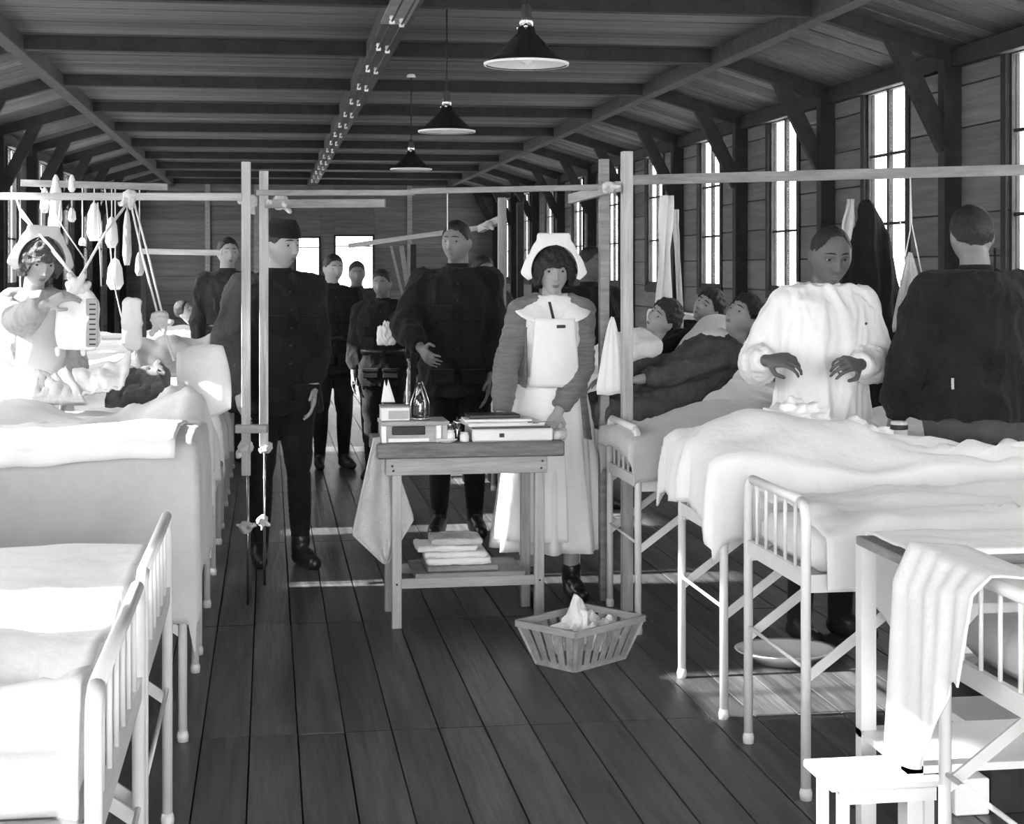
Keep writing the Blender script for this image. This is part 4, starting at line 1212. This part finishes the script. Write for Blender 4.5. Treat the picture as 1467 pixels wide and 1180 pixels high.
# framed wooden crate with a dark opening (left)
e = titem('small_crate', -.065, -.02, TZ, 'small pale wooden crate with a framed dark label at the left end of the table', 'crate')
Wc, Hc, Dc = .285, .088, .2
MB().box((.01, .012, 0), (Wc-.01, Dc, Hc-.01)).build('box', 'pale_timber_flat', e)
for x in (0, Wc-.055): MB().box((x, 0, 0), (x+.022, .014, Hc), None, .002).build('upright', 'white_paint', e)
MB().box((Wc-.03, 0, 0), (Wc-.008, .014, Hc), None, .002).build('upright', 'pale_timber', e)
MB().box((0, -.004, Hc-.018), (Wc, Dc+.004, Hc), None, .003).build('lid', 'pale_timber_flat', e)
MB().box((.045, .004, .032), (.185, .011, .068), None, .008).build('label_plate', 'ink', e)
MB().box((.03, .002, .004), (.20, .011, .018)).build('bottom_rail', 'white_paint', e)
e = titem('carton', -.062, .02, TZ+Hc+.001, 'little pale carton standing on the crate on the table', 'box')
MB().box((0, 0, 0), (.12, .09, .055), None, .003).build('box', 'paper', e); MB().box((.03, -.003, .008), (.115, 0, .042), None, .004).build('label_plate', 'cardboard', e)
MB().box((-.002, -.002, .055), (.122, .092, .062)).build('lid', 'mid_timber', e)
o = sheet4('paper_sheet', 'paper', 'small pointed sheet of paper standing behind the carton', 'paper', [(551, 543, 335), (556, 543, 335), (566, 576, 335), (546, 576, 335)], .002, .002, 1, 8)
# bottle rack
e = titem('bottle_stand', .105, .06, TZ+Hc+.001, 'wire stand holding a dark glass bottle on the crate', 'bottle stand')
MB().lathe([(.045, 0), (.047, .006), (.045, .01)], n=20).build('base', 'steel', e, True)
for a_ in range(4):
    q = a_*pi/2+.4; MB().tube([(.042*cos(q), .042*sin(q), 0), (.044*cos(q), .044*sin(q), .07), (.012*cos(q), .012*sin(q), .16)], .0025, 6).build('wire', 'steel', e, True)
o = MB().lathe([(.0, 0), (.027, .002), (.030, .01), (.030, .065), (.024, .082), (.010, .10), (.009, .135), (.013, .137), (.013, .147), (0, .15)], TP(.105, .06, TZ+Hc+.012), 20).build('bottle', 'bottle_glass', None, True); tag(o, 'dark glass bottle in the wire stand on the table', 'bottle')
# small jars and instruments in the middle
for i, (x, y, r, h, nm, m, lb) in enumerate(((.225, .0, .022, .05, 'jar', 'ceramic', 'small white jar at the front middle of the table'), (.262, .05, .018, .085, 'bottle', 'bottle_glass', 'slim glass bottle behind the small jar'),
        (.285, -.01, .020, .04, 'jar', 'ceramic', 'squat white pot next to the papers on the table'), (.24, .12, .03, .07, 'jar', 'steel', 'metal canister at the back of the table'))):
    e = titem(nm, x, y, TZ, lb, 'jar' if nm == 'jar' else 'bottle')
    MB().lathe([(r*.9, 0), (r, .004), (r, h*.7), (r*.75, h*.8), (r*.7, h*.86)], n=18).build('body', m, e, True)
    MB().lathe([(r*.82, h*.84), (r*.85, h*.86), (r*.85, h*.97), (0, h)], n=18).build('lid', 'steel' if i % 2 else 'white_paint', e, True)
e = titem('glass_dish', .205, -.045, TZ, 'shallow white dish on the front edge of the table', 'dish'); MB().lathe([(.02, 0), (.045, .012), (.047, .016), (.042, .014), (.02, .006), (0, .005)], n=22, sx=1, sy=.6).build('dish', 'ceramic', e, True)
# tray box with folded dressings and a dark book
e = titem('instrument_box', .315, -.035, TZ, 'long white enamel instrument box on the right of the table', 'box')
MB().box((0, 0, 0), (.345, .24, .052), None, .006).build('box', 'white_paint', e)
MB().box((.115, -.006, .018), (.135, 0, .034)).build('clasp', 'ink', e)
MB().box((.01, .01, .052), (.335, .23, .060)).build('rim', 'dark_metal', e)
o = MB().box((0, 0, 0), (.33, .22, .016), TM @ Matrix.Translation((.30, -.03, TZ+.061)) @ Matrix.Rotation(.06, 4, 'Z'), .004).build('folded_towel', 'white_cloth'); tag(o, 'white folded towel lying on the instrument box', 'towel')
o = MB().box((0, 0, 0), (.29, .15, .010), TM @ Matrix.Translation((.29, .02, TZ+.078)) @ Matrix.Rotation(-.03, 4, 'Z'), .003).build('paper_sheet', 'paper'); tag(o, 'pale folded paper on top of the towel on the table', 'paper')
o = MB().box((0, 0, 0), (.22, .12, .016), TM @ Matrix.Translation((.315, .05, TZ+.089)) @ Matrix.Rotation(.05, 4, 'Z'), .003).build('book', 'leather'); tag(o, 'thin dark book lying uppermost on the table papers', 'book')
e = titem('scissors', .60, -.02, TZ+.078, 'steel scissors at the right end of the towel on the table', 'scissors', .5)
for sg in (-1, 1):
    MB().bar((0, 0, 0), (.08, .012*sg, 0), .006, .003).build('blade', 'steel', e)
    pts = [(-.03+.016*cos(a_), .014*sg+.012*sin(a_), 0) for a_ in [i*pi/5 for i in range(11)]]; MB().tube(pts, .0025, 6).build('handle', 'steel', e, True)
# knitted roll bandages by the hand
for i, (x, y, lb) in enumerate(((.665, -.01, 'rolled bandage at the front right corner of the table'), (.685, .06, 'rolled bandage behind the other one beside the nurse\'s hand'))):
    o = MB().tube([TP(x, y, TZ+.022), TP(x+.05, y, TZ+.022)], .021, 18).build('bandage_roll', 'canvas', None, True); tag(o, lb, 'bandage')
# cloth hanging off the left side of the table
def hangc(u, v):
    # u across (0 left .. 1 right), v down; narrow at the top, corner pointing left
    top = Vector((-.085+.02*u, -.045+.12*u, .74)); 
    lft = Vector((-.19, -.05, .405)); bot = Vector((-.055, .0, .27)); rt = Vector((.085, .10, .44))
    if v < .5:
        t_ = v/.5; a_ = Vector((-.10, -.05, .80)).lerp(lft, t_**1.25); b_ = Vector((-.04, .05, .80)).lerp(rt, t_**1.1)
    else:
        t_ = (v-.5)/.5; a_ = lft.lerp(bot, t_); b_ = rt.lerp(bot+Vector((.02, .02, .0)), t_)
    p = a_.lerp(b_, u)
    return TM @ (p + Vector((0, .012*sin(u*17)*min(1, v*2), 0)))
o = MB().grid(hangc, 28, 28).build('hanging_cloth', 'canvas', None, True, .004); tag(o, 'pale pointed cloth hanging from the left end of the table', 'cloth')
# folded linen on the shelf
rr = random.Random(4)
o = MB().box((0, 0, 0), (.30, .24, .022), TM @ Matrix.Translation((.135, .03, .224)), .003).build('board', 'mid_timber'); tag(o, 'thin board under the folded linen on the table shelf', 'board')
z = .247
for i, (x, w_, d_, h, lb) in enumerate(((.13, .28, .22, .03, 'bottom folded white cloth of the stack on the table shelf'), (.12, .27, .22, .024, 'second folded white cloth from the bottom of the shelf stack'), (.09, .26, .22, .026, 'folded white cloth sticking out left in the shelf stack'), (.15, .22, .20, .03, 'topmost folded white cloth on the table shelf'))):
    mb = MB(); mb.box((0, 0, 0), (w_, d_, h), TM @ Matrix.Translation((x, .04, z)) @ Matrix.Rotation(rr.uniform(-.05, .05), 4, 'Z'), .008)
    o = link('folded_cloth', remesh(mb, .007, 3, folds(.004, 20, 20, 40, i), 'c'), 'white_cloth' if i != 3 else 'canvas', None, True); tag(o, lb, 'cloth', 'folded cloths on the table shelf'); z += h+.001

# ---- slatted basket on the floor
BC = W(832, 935, 375); BC.z = 0
e = empty('slat_basket', BC, radians(38), label='slatted wooden basket full of paper on the floor beside the table', cat='basket')
bw_, bd_, bh_, tp_ = .40, .30, .165, .055      # rim size, height, taper
def side(p0, p1, q0, q1, n, nm='slat'):
    p0, p1, q0, q1 = map(Vector, (p0, p1, q0, q1))
    for i in range(n):
        a0, a1 = (i+.17)/n, (i+.83)/n
        A_, B_, C2, D_ = p0.lerp(p1, a0), p0.lerp(p1, a1), q0.lerp(q1, a1), q0.lerp(q1, a0)
        nn = (B_-A_).cross(D_-A_).normalized()*.004
        vs = [A_, B_, C2, D_, A_+nn, B_+nn, C2+nn, D_+nn]
        MB().add(vs, [(0, 3, 2, 1), (4, 5, 6, 7), (0, 1, 5, 4), (1, 2, 6, 5), (2, 3, 7, 6), (3, 0, 4, 7)]).build(nm, 'basket_wood', e)
hx, hy = bw_/2, bd_/2; lx, ly = hx-tp_, hy-tp_
cr = [(-lx, -ly), (lx, -ly), (lx, ly), (-lx, ly)]; cR = [(-hx, -hy), (hx, -hy), (hx, hy), (-hx, hy)]
for i in range(4):
    j = (i+1) % 4
    side((*cr[i], .006), (*cr[j], .006), (*cR[i], bh_), (*cR[j], bh_), 7 if i % 2 == 0 else 5)
    MB().bar((*cR[i], bh_-.008), (*cR[j], bh_-.008), .014, .024).build('rim', 'pale_timber_flat', e)
    MB().bar((*cr[i], .012), (*cr[j], .012), .012, .022).build('base_rail', 'basket_wood', e)
    MB().bar((*cr[i], .006), (*cR[i], bh_), .014, .014).build('corner_post', 'basket_wood', e)
MB().box((-lx, -ly, .004), (lx, ly, .012)).build('bottom', 'basket_wood', e)
for i, (px, py, s_, lb) in enumerate(((840, 893, .10, 'crumpled white paper standing up highest in the basket'), (868, 898, .09, 'crumpled white paper right of centre in the basket'), (800, 905, .085, 'crumpled white paper at the left in the basket'), (890, 888, .09, 'crumpled white paper at the right end of the basket'), (830, 915, .08, 'crumpled white paper at the front of the basket'))):
    d, fs = ico(3); rr = random.Random(i)
    c = BC + Matrix.Rotation(radians(38), 3, 'Z') @ Vector(((-.02, .0), (.09, .03), (-.10, .02), (.10, -.05), (-.02, -.07))[i]+(0,)) + Vector((0, 0, .10+(.02 if i == 0 else 0)))
    vs = [c + Vector(q)*s_*(.55+.35*noise.noise(Vector(q)*2.3+Vector((i*5, 0, 0)))) + Vector((0, 0, (s_*.8 if i == 0 else s_*.2)*max(0, q[2])**3)) for q in d]
    o = MB().add(vs, fs).build('crumpled_paper', 'paper'); tag(o, lb, 'paper', 'crumpled papers in the basket')

# ================================================================ foreground right: bedside table, bench, boxes
FY = YK(600, 1.5)
BT = Vector((1.50, FY-.02, 0))
e = empty('bedside_table', BT, label='wooden bedside table with a grey board top between the two nearest right beds', cat='table')
MB().box((-.015, -.02, .795), (.75, .30, .818), None, .003).build('table_top', 'mid_timber', e)
MB().box((.0, .0, .70), (.71, .015, .795)).build('apron_board', 'white_paint', e)
for x, y in ((.02, .02), (.69, .02), (.02, .32), (.69, .32)): MB().box((x-.02, y-.02, 0), (x+.02, y+.02, .795)).build('leg', 'white_paint', e)
MB().box((.0, .0, .30), (.71, .34, .318)).build('shelf', 'white_paint', e)
# white cloth draped over the board top and over the foot rail of the nearest bed
def cl0(u, v):
    x = .01+.74*u; y = -.06 + .40*v; z = .828+.006*noise.noise(Vector((u*6, v*5, 2)))
    if y > .29: z -= (y-.29)*1.2
    return BT + Vector((x, max(y, -.005), z - (0 if y > -.005 else (-.005-y)*.8)))
o = MB().grid(cl0, 40, 24).build('table_cloth', 'white_cloth', None, True, .005); tag(o, 'white cloth lying on the bedside table top', 'cloth')
def cl(u, v):
    Y = 3.53 - .42*u
    zb = .36 + .27*sm(.15, 1.0, u) + .02*sin(u*9)
    if v < .12:
        t_ = v/.12; X = 1.60 - .135*t_; z_ = .868 - .012*(1-t_)
    else:
        t_ = (v-.12)/.88; X = 1.465 - .035*min(1, t_*6) - .02*t_ - .010*sin(u*13+1)*t_ - .003*sin(u*31); z_ = .868+(zb-.868)*t_
    return Vector((X, Y - .02*t_*sin(u*5), z_))
o = MB().grid(cl, 50, 34).build('hanging_sheet', 'white_cloth', None, True, .005); tag(o, 'white sheet hanging over the foot rail of the nearest right bed to a low point', 'sheet')
bb = W(1165, 1112, 600); 
e = empty('low_bench', (1.30, FY-.05, 0), label='low white bench standing out into the aisle below the hanging cloth', cat='bench')
MB().box((0, 0, .275), (.28, .20, .295), None, .004).build('seat', 'white_paint', e)
MB().box((.02, .0, .245), (.26, .012, .275)).build('apron_board', 'white_paint', e)
for x, y in ((.04, .03), (.25, .03), (.04, .17), (.25, .17)): MB().box((x-.012, y-.012, 0), (x+.012, y+.012, .275)).build('leg', 'white_paint', e)
for i, (x, y, r, h, nm, m, lb) in enumerate(((1.33, FY+.02, .035, .14, 'bottle', 'ceramic', 'white bottle on the floor under the left of the low bench'), (1.42, FY+.06, .05, .10, 'basin', 'ceramic', 'round white pot on the floor under the low bench'), (1.52, FY+.02, .03, .16, 'bottle', 'bottle_glass', 'glass bottle on the floor under the right of the low bench'))):
    e = empty(nm, (x, y, 0), label=lb, cat=nm)
    MB().lathe([(r*.9, 0), (r, .01), (r, h*.6), (r*.5, h*.8), (r*.42, h*.95), (r*.5, h)], n=20).build('body', m, e, True)
    MB().lathe([(r*.3, h), (r*.36, h+.015), (0, h+.02)], n=14).build('stopper', 'mid_timber', e, True)
o = MB().box((1.19, FY-.16, 0), (1.30, FY-.02, .14), None, .004).build('cardboard_box', 'cardboard'); tag(o, 'small pale box on the floor at the left foot of the low bench', 'box')
p = W(1425, 1118, 487)
e = empty('storage_box', (p.x, p.y, 0), label='pale box on the floor seen under the foot rail of the nearest right bed', cat='box')
MB().box((-.09, 0, 0), (.09, .25, .17), None, .004).build('box', 'cardboard', e); MB().box((-.095, -.005, .15), (.095, .255, .175), None, .003).build('lid', 'paper', e)
p = W(1450, 1180, 520)
o = MB().box((p.x-.06, p.y, 0), (p.x+.40, p.y+.2, .12), None, .004).build('trunk', 'dark_timber'); tag(o, 'dark box on the floor in the bottom right corner', 'trunk')
o = MB().box((p.x-.165, p.y, 0), (p.x-.065, p.y+.1, .10), None, .004).build('storage_box', 'paper'); tag(o, 'small white box left of the dark box in the bottom right corner', 'box')
e = empty('kidney_basin', W(1075, 840, 330), label='white enamel basin on the floor under the tented bed', cat='basin')
e.location = (1.95, 5.9, 0)
MB().lathe([(.09, 0), (.15, .05), (.165, .055), (.16, .048), (.09, .01), (0, .01)], n=30, sx=1.2).build('basin', 'ceramic', e, True)
# things on the tented bed: crumpled dressings and rolled bandage
def heap(label, px, py, k, sx, sy, sz, seed, m='white_cloth', nm='dressing_cloth', cat='cloth'):
    d, fs = ico(5); c = W(px, py, k)
    vs = []
    for q in d:
        q = Vector(q); n_ = (1-abs(noise.noise(q*1.9+Vector((seed, 0, 0))))*1.8)*.35+.25*noise.noise(q*4+Vector((seed, 0, 0)))
        r = 1+n_; vs.append(c+Vector((q.x*sx*r, q.y*sy*r, max(q.z, -.35)*sz*r)))
    o = MB().add(vs, fs).build(nm, m, None, True); tag(o, label, cat); return o
heap('large crumpled white dressing cloth on the tented bed before the gowned man', 1215, 640, 392, .15, .12, .08, 1)
heap('crumpled white linen on the tented bed left of the dressing cloth', 1140, 612, 392, .11, .10, .08, 2)
heap('small crumpled white linen nearest the waiting soldier on the tented bed', 1262, 650, 392, .08, .08, .05, 3)
p = W(1288, 636, 385)
e = empty('bandage_roll', p-Vector((0, 0, .035)), label='upright striped roll beside the soldier on the tented bed', cat='bandage')
MB().lathe([(.030, -.04), (.031, .004), (.031, .115), (.028, .12), (.012, .12), (.012, .11)], n=22).build('roll', 'canvas', e, True)
for z in (.01, .09): MB().lathe([(.032, z), (.033, z+.004), (.033, z+.014), (.032, z+.018)], n=22).build('band', 'ink', e, True)
# ================================================================ who is in the ward
def ground(px, L, k):
    p = W(px, 400, k); return Vector((p.x, p.y, 0))

# --- central nurse
p = ground(790, 0, 313)
n1 = figure('nurse with a white cap and apron and a grey cardigan, standing behind the table', p, radians(-4), 1.63, True, lean=.05, head=(radians(4), radians(6), 0),
            hands={'L': W(716, 604, 322), 'R': W(800, 590, 320)}, poles={'L': (-.6, .5, 0), 'R': (.9, .25, 0)}, curl=(.3, .35), palm={'L': (0, .4, -1), 'R': (0, .3, -1)}, vox=.005, hair='bob', hsc=1.04, neck=.024)
s = n1.s; A = n1.A; m3 = A.to_3x3()
mb = MB(); n1.torso(mb, .012, 2); sleeves(n1, mb, (.050, .046, .044, .036), .03)
for q in (-1, 1): mb.ell(A @ Vector((.060*s*q, -.088*s, 1.27*s)), (.066*s, .058*s, .066*s), None, 14)
link('dress', remesh(mb, .008, 2, folds(.006, 10, 10, 6, 1), 'dress'), 'sheet_cloth', n1.e, True)
skirt(n1, 'skirt', 'sheet_cloth', .24*s, 1.05*s, .24, .150, .045, 10, seed=1)
skirt(n1, 'apron', 'white_cloth', .30*s, 1.06*s, .262, .162, .014, 9, -80, 12, seed=2, n=70)
# bib of the apron
def bib(u, v):
    a_ = radians(-46+92*u)*(1-.25*v); z = 1.05+.33*v
    ry = .158 - .008*v + .022*sin(min(1, v*1.3)*pi); rx = .165
    return A @ Vector((rx*sin(a_)*s*1.02, -ry*cos(a_)*s*1.05-.006+.003*noise.noise(Vector((u*7, v*5, 3))), z*s))
MB().grid(bib, 24, 18).build('apron_bib', 'white_cloth', n1.e, True, .005)
MB().lathe([(.150*s, 0), (.156*s, .004), (.156*s, .04), (.150*s, .044)], (0, 0, 1.035*s), 40, 1.02, .93).build('waistband', 'white_cloth', n1.e, True)
# cardigan: open front shell and knitted sleeves
mb = MB(); sleeves(n1, mb, (.068, .064, .062, .046), .02)
link('cardigan_sleeves', remesh(mb, .007, 2, folds(.006, 8, 8, 22, 5), 'sl'), 'knit', n1.e, True)
def card(u, v):
    a_ = radians(48 + 264*u); z = .74+.66*v
    rr_ = np.interp(v, [0, .35, .6, .85, 1.0], [.205, .172, .178, .178, .130])
    ry = np.interp(v, [0, .35, .6, .85, 1.0], [.170, .142, .150, .138, .095])
    ed = min(u, 1-u); zz = z + .05*(1-v)*(1-sm(0, .22, ed))
    q = Vector((rr_*sin(a_)*s, -ry*cos(a_)*s+.008, zz*s)); q += q.normalized()*.004*noise.noise(q*25)
    return A @ q
MB().grid(card, 60, 26).build('cardigan', 'knit', n1.e, True, .010)
# wide pointed collar
for q in (-1, 1):
    def colr(u, v, q=q):
        a_ = radians(8+150*u)*q; w_ = (.050+.045*sm(.0, .35, u))*v
        r = .072+w_*1.25; z = 1.475 - w_*.55 - .11*(1-u)**3*(.55+.9*v)
        return A @ Vector((r*sin(a_)*s, (-r*.86*cos(a_)-.03*(1-u)**2*v)*s, z*s+.010))
    MB().grid(colr, 22, 8).build('collar', 'white_cloth', n1.e, True, .005)
MB().bar(A @ Vector((-.004, -.128*s, 1.37*s)), A @ Vector((-.02, -.085*s, 1.455*s)), .012, .004).build('tie', 'ink', n1.e)
MB().box((.005, -.170*s, 1.335*s), (.045, -.160*s, 1.35*s), A, .002).build('brooch_pin', 'ink', n1.e)
nurse_cap(n1, big=.97)
for k_ in 'LR':
    MB().tube([n1.knee[k_], n1.ank[k_]+Vector((0, 0, .0))], [.05*s, .034*s], 14).build('stocking', 'leather', n1.e, True)
    boots(n1, k_)

# --- nurse at the left with the weight bag
p = ground(44, 0, 320)
n2 = figure('nurse with a white cap and pale uniform reaching for the hanging weight bag', p, radians(22), 1.66, True, lean=.10, head=(radians(2), radians(14), radians(4)),
            hands={'R': W(92, 575, 330), 'L': W(66, 436, 343), 'Ld': (.85, -.35, .45)}, poles={'R': (.6, .6, -.3), 'L': (-.3, .1, -1)}, curl=(.9, .5), palm={'L': (.3, .5, -.8)}, vox=.005, hair='bob', hairm='hair_mid')
s = n2.s; A = n2.A
mb = MB()
for q in (-1, 1): mb.ell(A @ Vector((.07*s*q, -.085*s, 1.27*s)), (.078*s, .074*s, .078*s), None, 14)
n2.torso(mb, .020, 1); sleeves(n2, mb, (.070, .070, .066, .045), .03)
link('dress', remesh(mb, .008, 2, folds(.012, 9, 9, 6, 3), 'dress'), 'uniform_cloth', n2.e, True)
skirt(n2, 'skirt', 'uniform_cloth', .24*s, 1.05*s, .25, .15, .02, 11, seed=5)
skirt(n2, 'apron', 'apron_cloth', .30*s, 1.06*s, .27, .162, .012, 8, -95, 80, seed=6, n=60)
for q in (-1, 1):
    def colr(u, v, q=q):
        a_ = radians(4+150*u)*q; w_ = .055*v; r = .070+w_; z = 1.478 - w_*.5 - .07*(1-u)**3*(.5+v)
        return n2.A @ Vector((r*sin(a_)*s, (-r*.86*cos(a_)-.02*(1-u)**2*v)*s, z*s+.010))
    MB().grid(colr, 20, 6).build('collar', 'apron_cloth', n2.e, True, .005)
def bib2(u, v):
    a_ = radians(-44+88*u)*(1-.2*v); z = 1.05+.36*v
    ry = .172 - .008*v + .030*sin(min(1, v*1.3)*pi)
    return n2.A @ Vector((.175*sin(a_)*n2.s, -ry*cos(a_)*n2.s*1.04-.006+.004*noise.noise(Vector((u*7, v*5, 3))), z*n2.s))
MB().grid(bib2, 24, 18).build('apron_bib', 'apron_cloth', n2.e, True, .005)
nurse_cap(n2, 'apron_cloth', big=.93, tilt=-6)
for k_ in 'LR': boots(n2, k_)

# --- soldier at the left bending an arm to the bed
p = ground(398, 0, 281)
m1 = figure('soldier in dark uniform behind the left posts, reaching one arm down to the bed', p, radians(12), 1.74, lean=.04, head=(radians(22), radians(4), 0), twist=radians(8),
            hands={'L': W(340, 560, 290), 'R': W(450, 600, 286)}, poles={'L': (-1, .15, .0), 'R': (.5, .6, 0)}, curl=(.5, .6), vox=.006, hair='short', girth=1.16, feet={'L': (-.08, .06), 'R': (.10, -.08)})
soldier(m1, 'wool_dark', cap=True, loose=.012, keys='R', belt=False)
mb = MB(); S, E, Wt = m1.shoulders['L'], m1.elb['L'], m1.wr['L']
mb.cap(m1.A @ Vector((-.09, .012, 1.40)), S, .085, .086, 14)
mb.cap(S, E, .088, .088, 14); mb.cap(E, Wt-(Wt-E)*.12, .086, .060, 14)
link('sleeve', remesh(mb, .008, 2, folds(.012, 9, 9, 9, 7), 'sl'), 'wool_olive', m1.e, True)

# --- man behind the table
p = ground(655, 0, 253)
m2 = figure('man in dark uniform standing behind the table with his face turned left', p, radians(-6), 1.77, head=(radians(-24), radians(2), 0),
            hands={'L': W(604, 500, 262), 'R': W(700, 560, 256)}, poles={'L': (-.8, .5, -.4)}, curl=(.7, .5), vox=.007, hair='short', girth=1.05, skin='skin_half_shaded')
soldier(m2, 'wool_dark', loose=.02, belt=False)

# --- man waiting by the boarded wall, far left
p = ground(326, 0, 186)
m3_ = figure('dark-haired man in a dark jacket standing against the boarded end wall', p, radians(15), 1.74, head=(radians(0), 0, 0), vox=.010, hair='short')
soldier(m3_, 'wool_mid', loose=.01)

# --- group of men standing down the aisle
grp = [(476, 364, 190, 'man with a pale face at the left of the group before the bright window', 'wool_dark', 10), (511, 374, 168, 'man farthest back in the group, before the end window', 'wool_mid', 0), (548, 386, 200, 'man with bright-edged hair in the middle of the group, holding a white cloth', 'wool_dark', -10),
       (690, 366, 205, 'man in shadow behind the shoulder of the man at the table', 'wool_mid', 10), (612, 420, 150, 'small dark figure far down the aisle between the two battens', 'wool_dark', 0)]
for i, (px, yt, k, lb, m_, rz) in enumerate(grp):
    p = ground(px, 0, k); H = min(EYE+(HY-yt)/k, 1.8)
    g_ = figure(lb, p, radians(rz), H, head=(radians(rz), radians(5), 0), vox=.010, hair='short', skin='skin_half_shaded' if i != 0 else 'skin', curl=(.6, .6), hands={'R': W(552, 490, 210)} if i == 2 else None)
    soldier(g_, m_, loose=.015)
heap('white folded cloth in the hands of the man in the middle of the group', 553, 485, 212, .05, .04, .09, 5)
p = ground(845, 0, 228)
g_ = figure('man with his head half hidden behind the nurse and the darker post', p, radians(20), 1.64, head=(radians(20), 0, 0), vox=.010, hair='short', skin='skin_shaded'); soldier(g_, 'wool_dark', loose=.01)

# --- gowned man on the right
p = ground(1178, 0, 352)
d1 = figure('man in a white surgical gown working with both hands over the tented bed', p, radians(14), 1.695, lean=.04, head=(radians(-14), radians(16), 0),
            hands={'L': W(1098, 516, 368), 'R': W(1232, 522, 368), 'Ld': (.50, -.75, .05), 'Rd': (-.9, -.35, .10)}, poles={'L': (-.35, .3, -1), 'R': (.8, .2, -1)}, curl=(1.25, 1.2), palm={'L': (.5, .5, -.8), 'R': (-.3, .7, -.7)}, vox=.005, skin='skin_shaded', hair='receding', hairm='hair', girth=1.12, hsc=1.07, neck=.018)
s = d1.s; A = d1.A; m3 = A.to_3x3()
mb = MB(); d1.torso(mb, .030, 1); sleeves(d1, mb, (.070, .082, .078, .044), .01)
for q in (-1, 1): mb.cap(A @ Vector((.05*q, .01, 1.43*s)), A @ Vector((.19*q*s, .01, 1.36*s)), .05, .062)
mb.loft([(Vector((0, .01, .45*s)), .245*s, .20*s), (Vector((0, .01, .8*s)), .225*s, .18*s), (A @ Vector((0, .008, 1.08*s)), .20*s, .16*s), (A @ Vector((0, .008, 1.25*s)), .20*s, .155*s)], 32)
link('gown', remesh(mb, .008, 2, folds(.015, 12, 10, 2.2, 8), 'gown'), 'white_cloth', d1.e, True)
MB().loft([(A @ Vector((0, .012*s, z*s)), rx*s, ry*s, m3) for z, rx, ry in ((1.455, .085, .080), (1.475, .076, .073), (1.49, .070, .068))], 24).build('collar', 'white_cloth', d1.e, True)
MB().ell(A @ Vector((.09, -.165*s, 1.33*s)), (.006, .004, .006), None, 8).build('button', 'ink', d1.e, True)
for k_ in 'LR': boots(d1, k_)
mb = MB()
for k_ in 'LR': mb.cap(d1.hip[k_], d1.knee[k_], .09*s, .07*s); mb.cap(d1.knee[k_], d1.ank[k_], .068*s, .052*s)
link('trousers', remesh(mb, .012, 1, None, 'tr'), 'wool_dark', d1.e, True)

# --- soldier seen from behind at the right edge
p = ground(1399, 0, 374)
m4 = figure('soldier in dark uniform at the right edge, seen from behind', p, radians(176), 1.75, lean=.03, head=(radians(-6), radians(12), 0), hands={'L': (-.30, -.10, .86), 'R': (.31, -.08, .86)}, curl=(.6, .6), vox=.006, hair='short', girth=1.10, skin='skin_half_shaded')
soldier(m4, 'wool_dark', loose=.022, back=True, tunic_z=.95, belt=False, bm='wool_olive')
for q in (-1, 1): MB().box((q*.15-.006, .150, 1.045), (q*.15+.006, .163, 1.09), m4.A, .002).build('buckle', 'steel', m4.e)

# --- patients sitting up in the right-hand beds (they face the aisle)
def patient(label, px, yhead, k, robe, lean=-.35, yaw=0, rz=-70, hair='tousled', headt=(0, 0, 0), H=1.68, bed=None, gar='nightshirt', shirt=None):
    hc = W(px, yhead, k)                          # centre of the head; the pelvis rests on the mattress
    upl = (1.50+.128-.93)*H/1.75
    th = math.acos(max(.30, min(.93, (hc.z-.845)/upl)))
    lean = -th
    rza = radians(rz)
    f_ = Vector((sin(rza), -cos(rza), 0))         # facing direction
    root = Vector((hc.x, hc.y, 0)) + f_*(upl*sin(th))
    root.z = .737
    g = figure(label, root, rza, H, lean=lean, head=(headt[0], headt[1]+th*.62, headt[2]), hands={'L': (-.17, -.24, .22), 'R': (.13, -.26, .22)}, curl=(.6, .6), pose='bed', vox=.006, hair=hair, palm={'L': (0, 0, -1), 'R': (0, 0, -1)})
    mb = MB(); g.torso(mb, .022, 0)
    for k_ in 'LR': mb.cap(g.hip[k_], g.knee[k_], .105*g.s, .082*g.s, 14); mb.cap(g.knee[k_], g.ank[k_], .080*g.s, .06*g.s, 14)
    sleeves(g, mb, (.066, .060, .058, .045), .03)
    link(gar, remesh(mb, .009, 2, folds(.013, 9, 9, 9, px*.1), gar), robe, g.e, True)
    if shirt:
        MB().loft([(g.A @ Vector((0, -.02, z*g.s)), rx, ry, g.A.to_3x3()) for z, rx, ry in ((1.40, .10, .10), (1.45, .085, .080), (1.49, .066, .066))], 20).build('shirt_collar', shirt, g.e, True)
    return g
patient('dark-haired patient in a dark robe looking up at the left of the gowned man', 1074, 467, 298, 'striped_robe', rz=-82, H=1.58, headt=(radians(25), radians(-12), radians(-6)), shirt='white_cloth')
patient('patient in a dark jacket sitting up behind the propped one', 1020, 448, 243, 'wool_dark', rz=-82, H=1.58, headt=(radians(40), radians(-5), 0), shirt='white_cloth')
patient('patient propped on pillows below the long white towel', 958, 466, 258, 'white_cloth', rz=-82, H=1.58, headt=(radians(30), radians(0), radians(8)))
patient('dark-headed patient low against the boarded end wall at the left', 258, 455, 150, 'wool_mid', rz=80, H=1.6, hair='short', headt=(radians(-40), 0, 0))
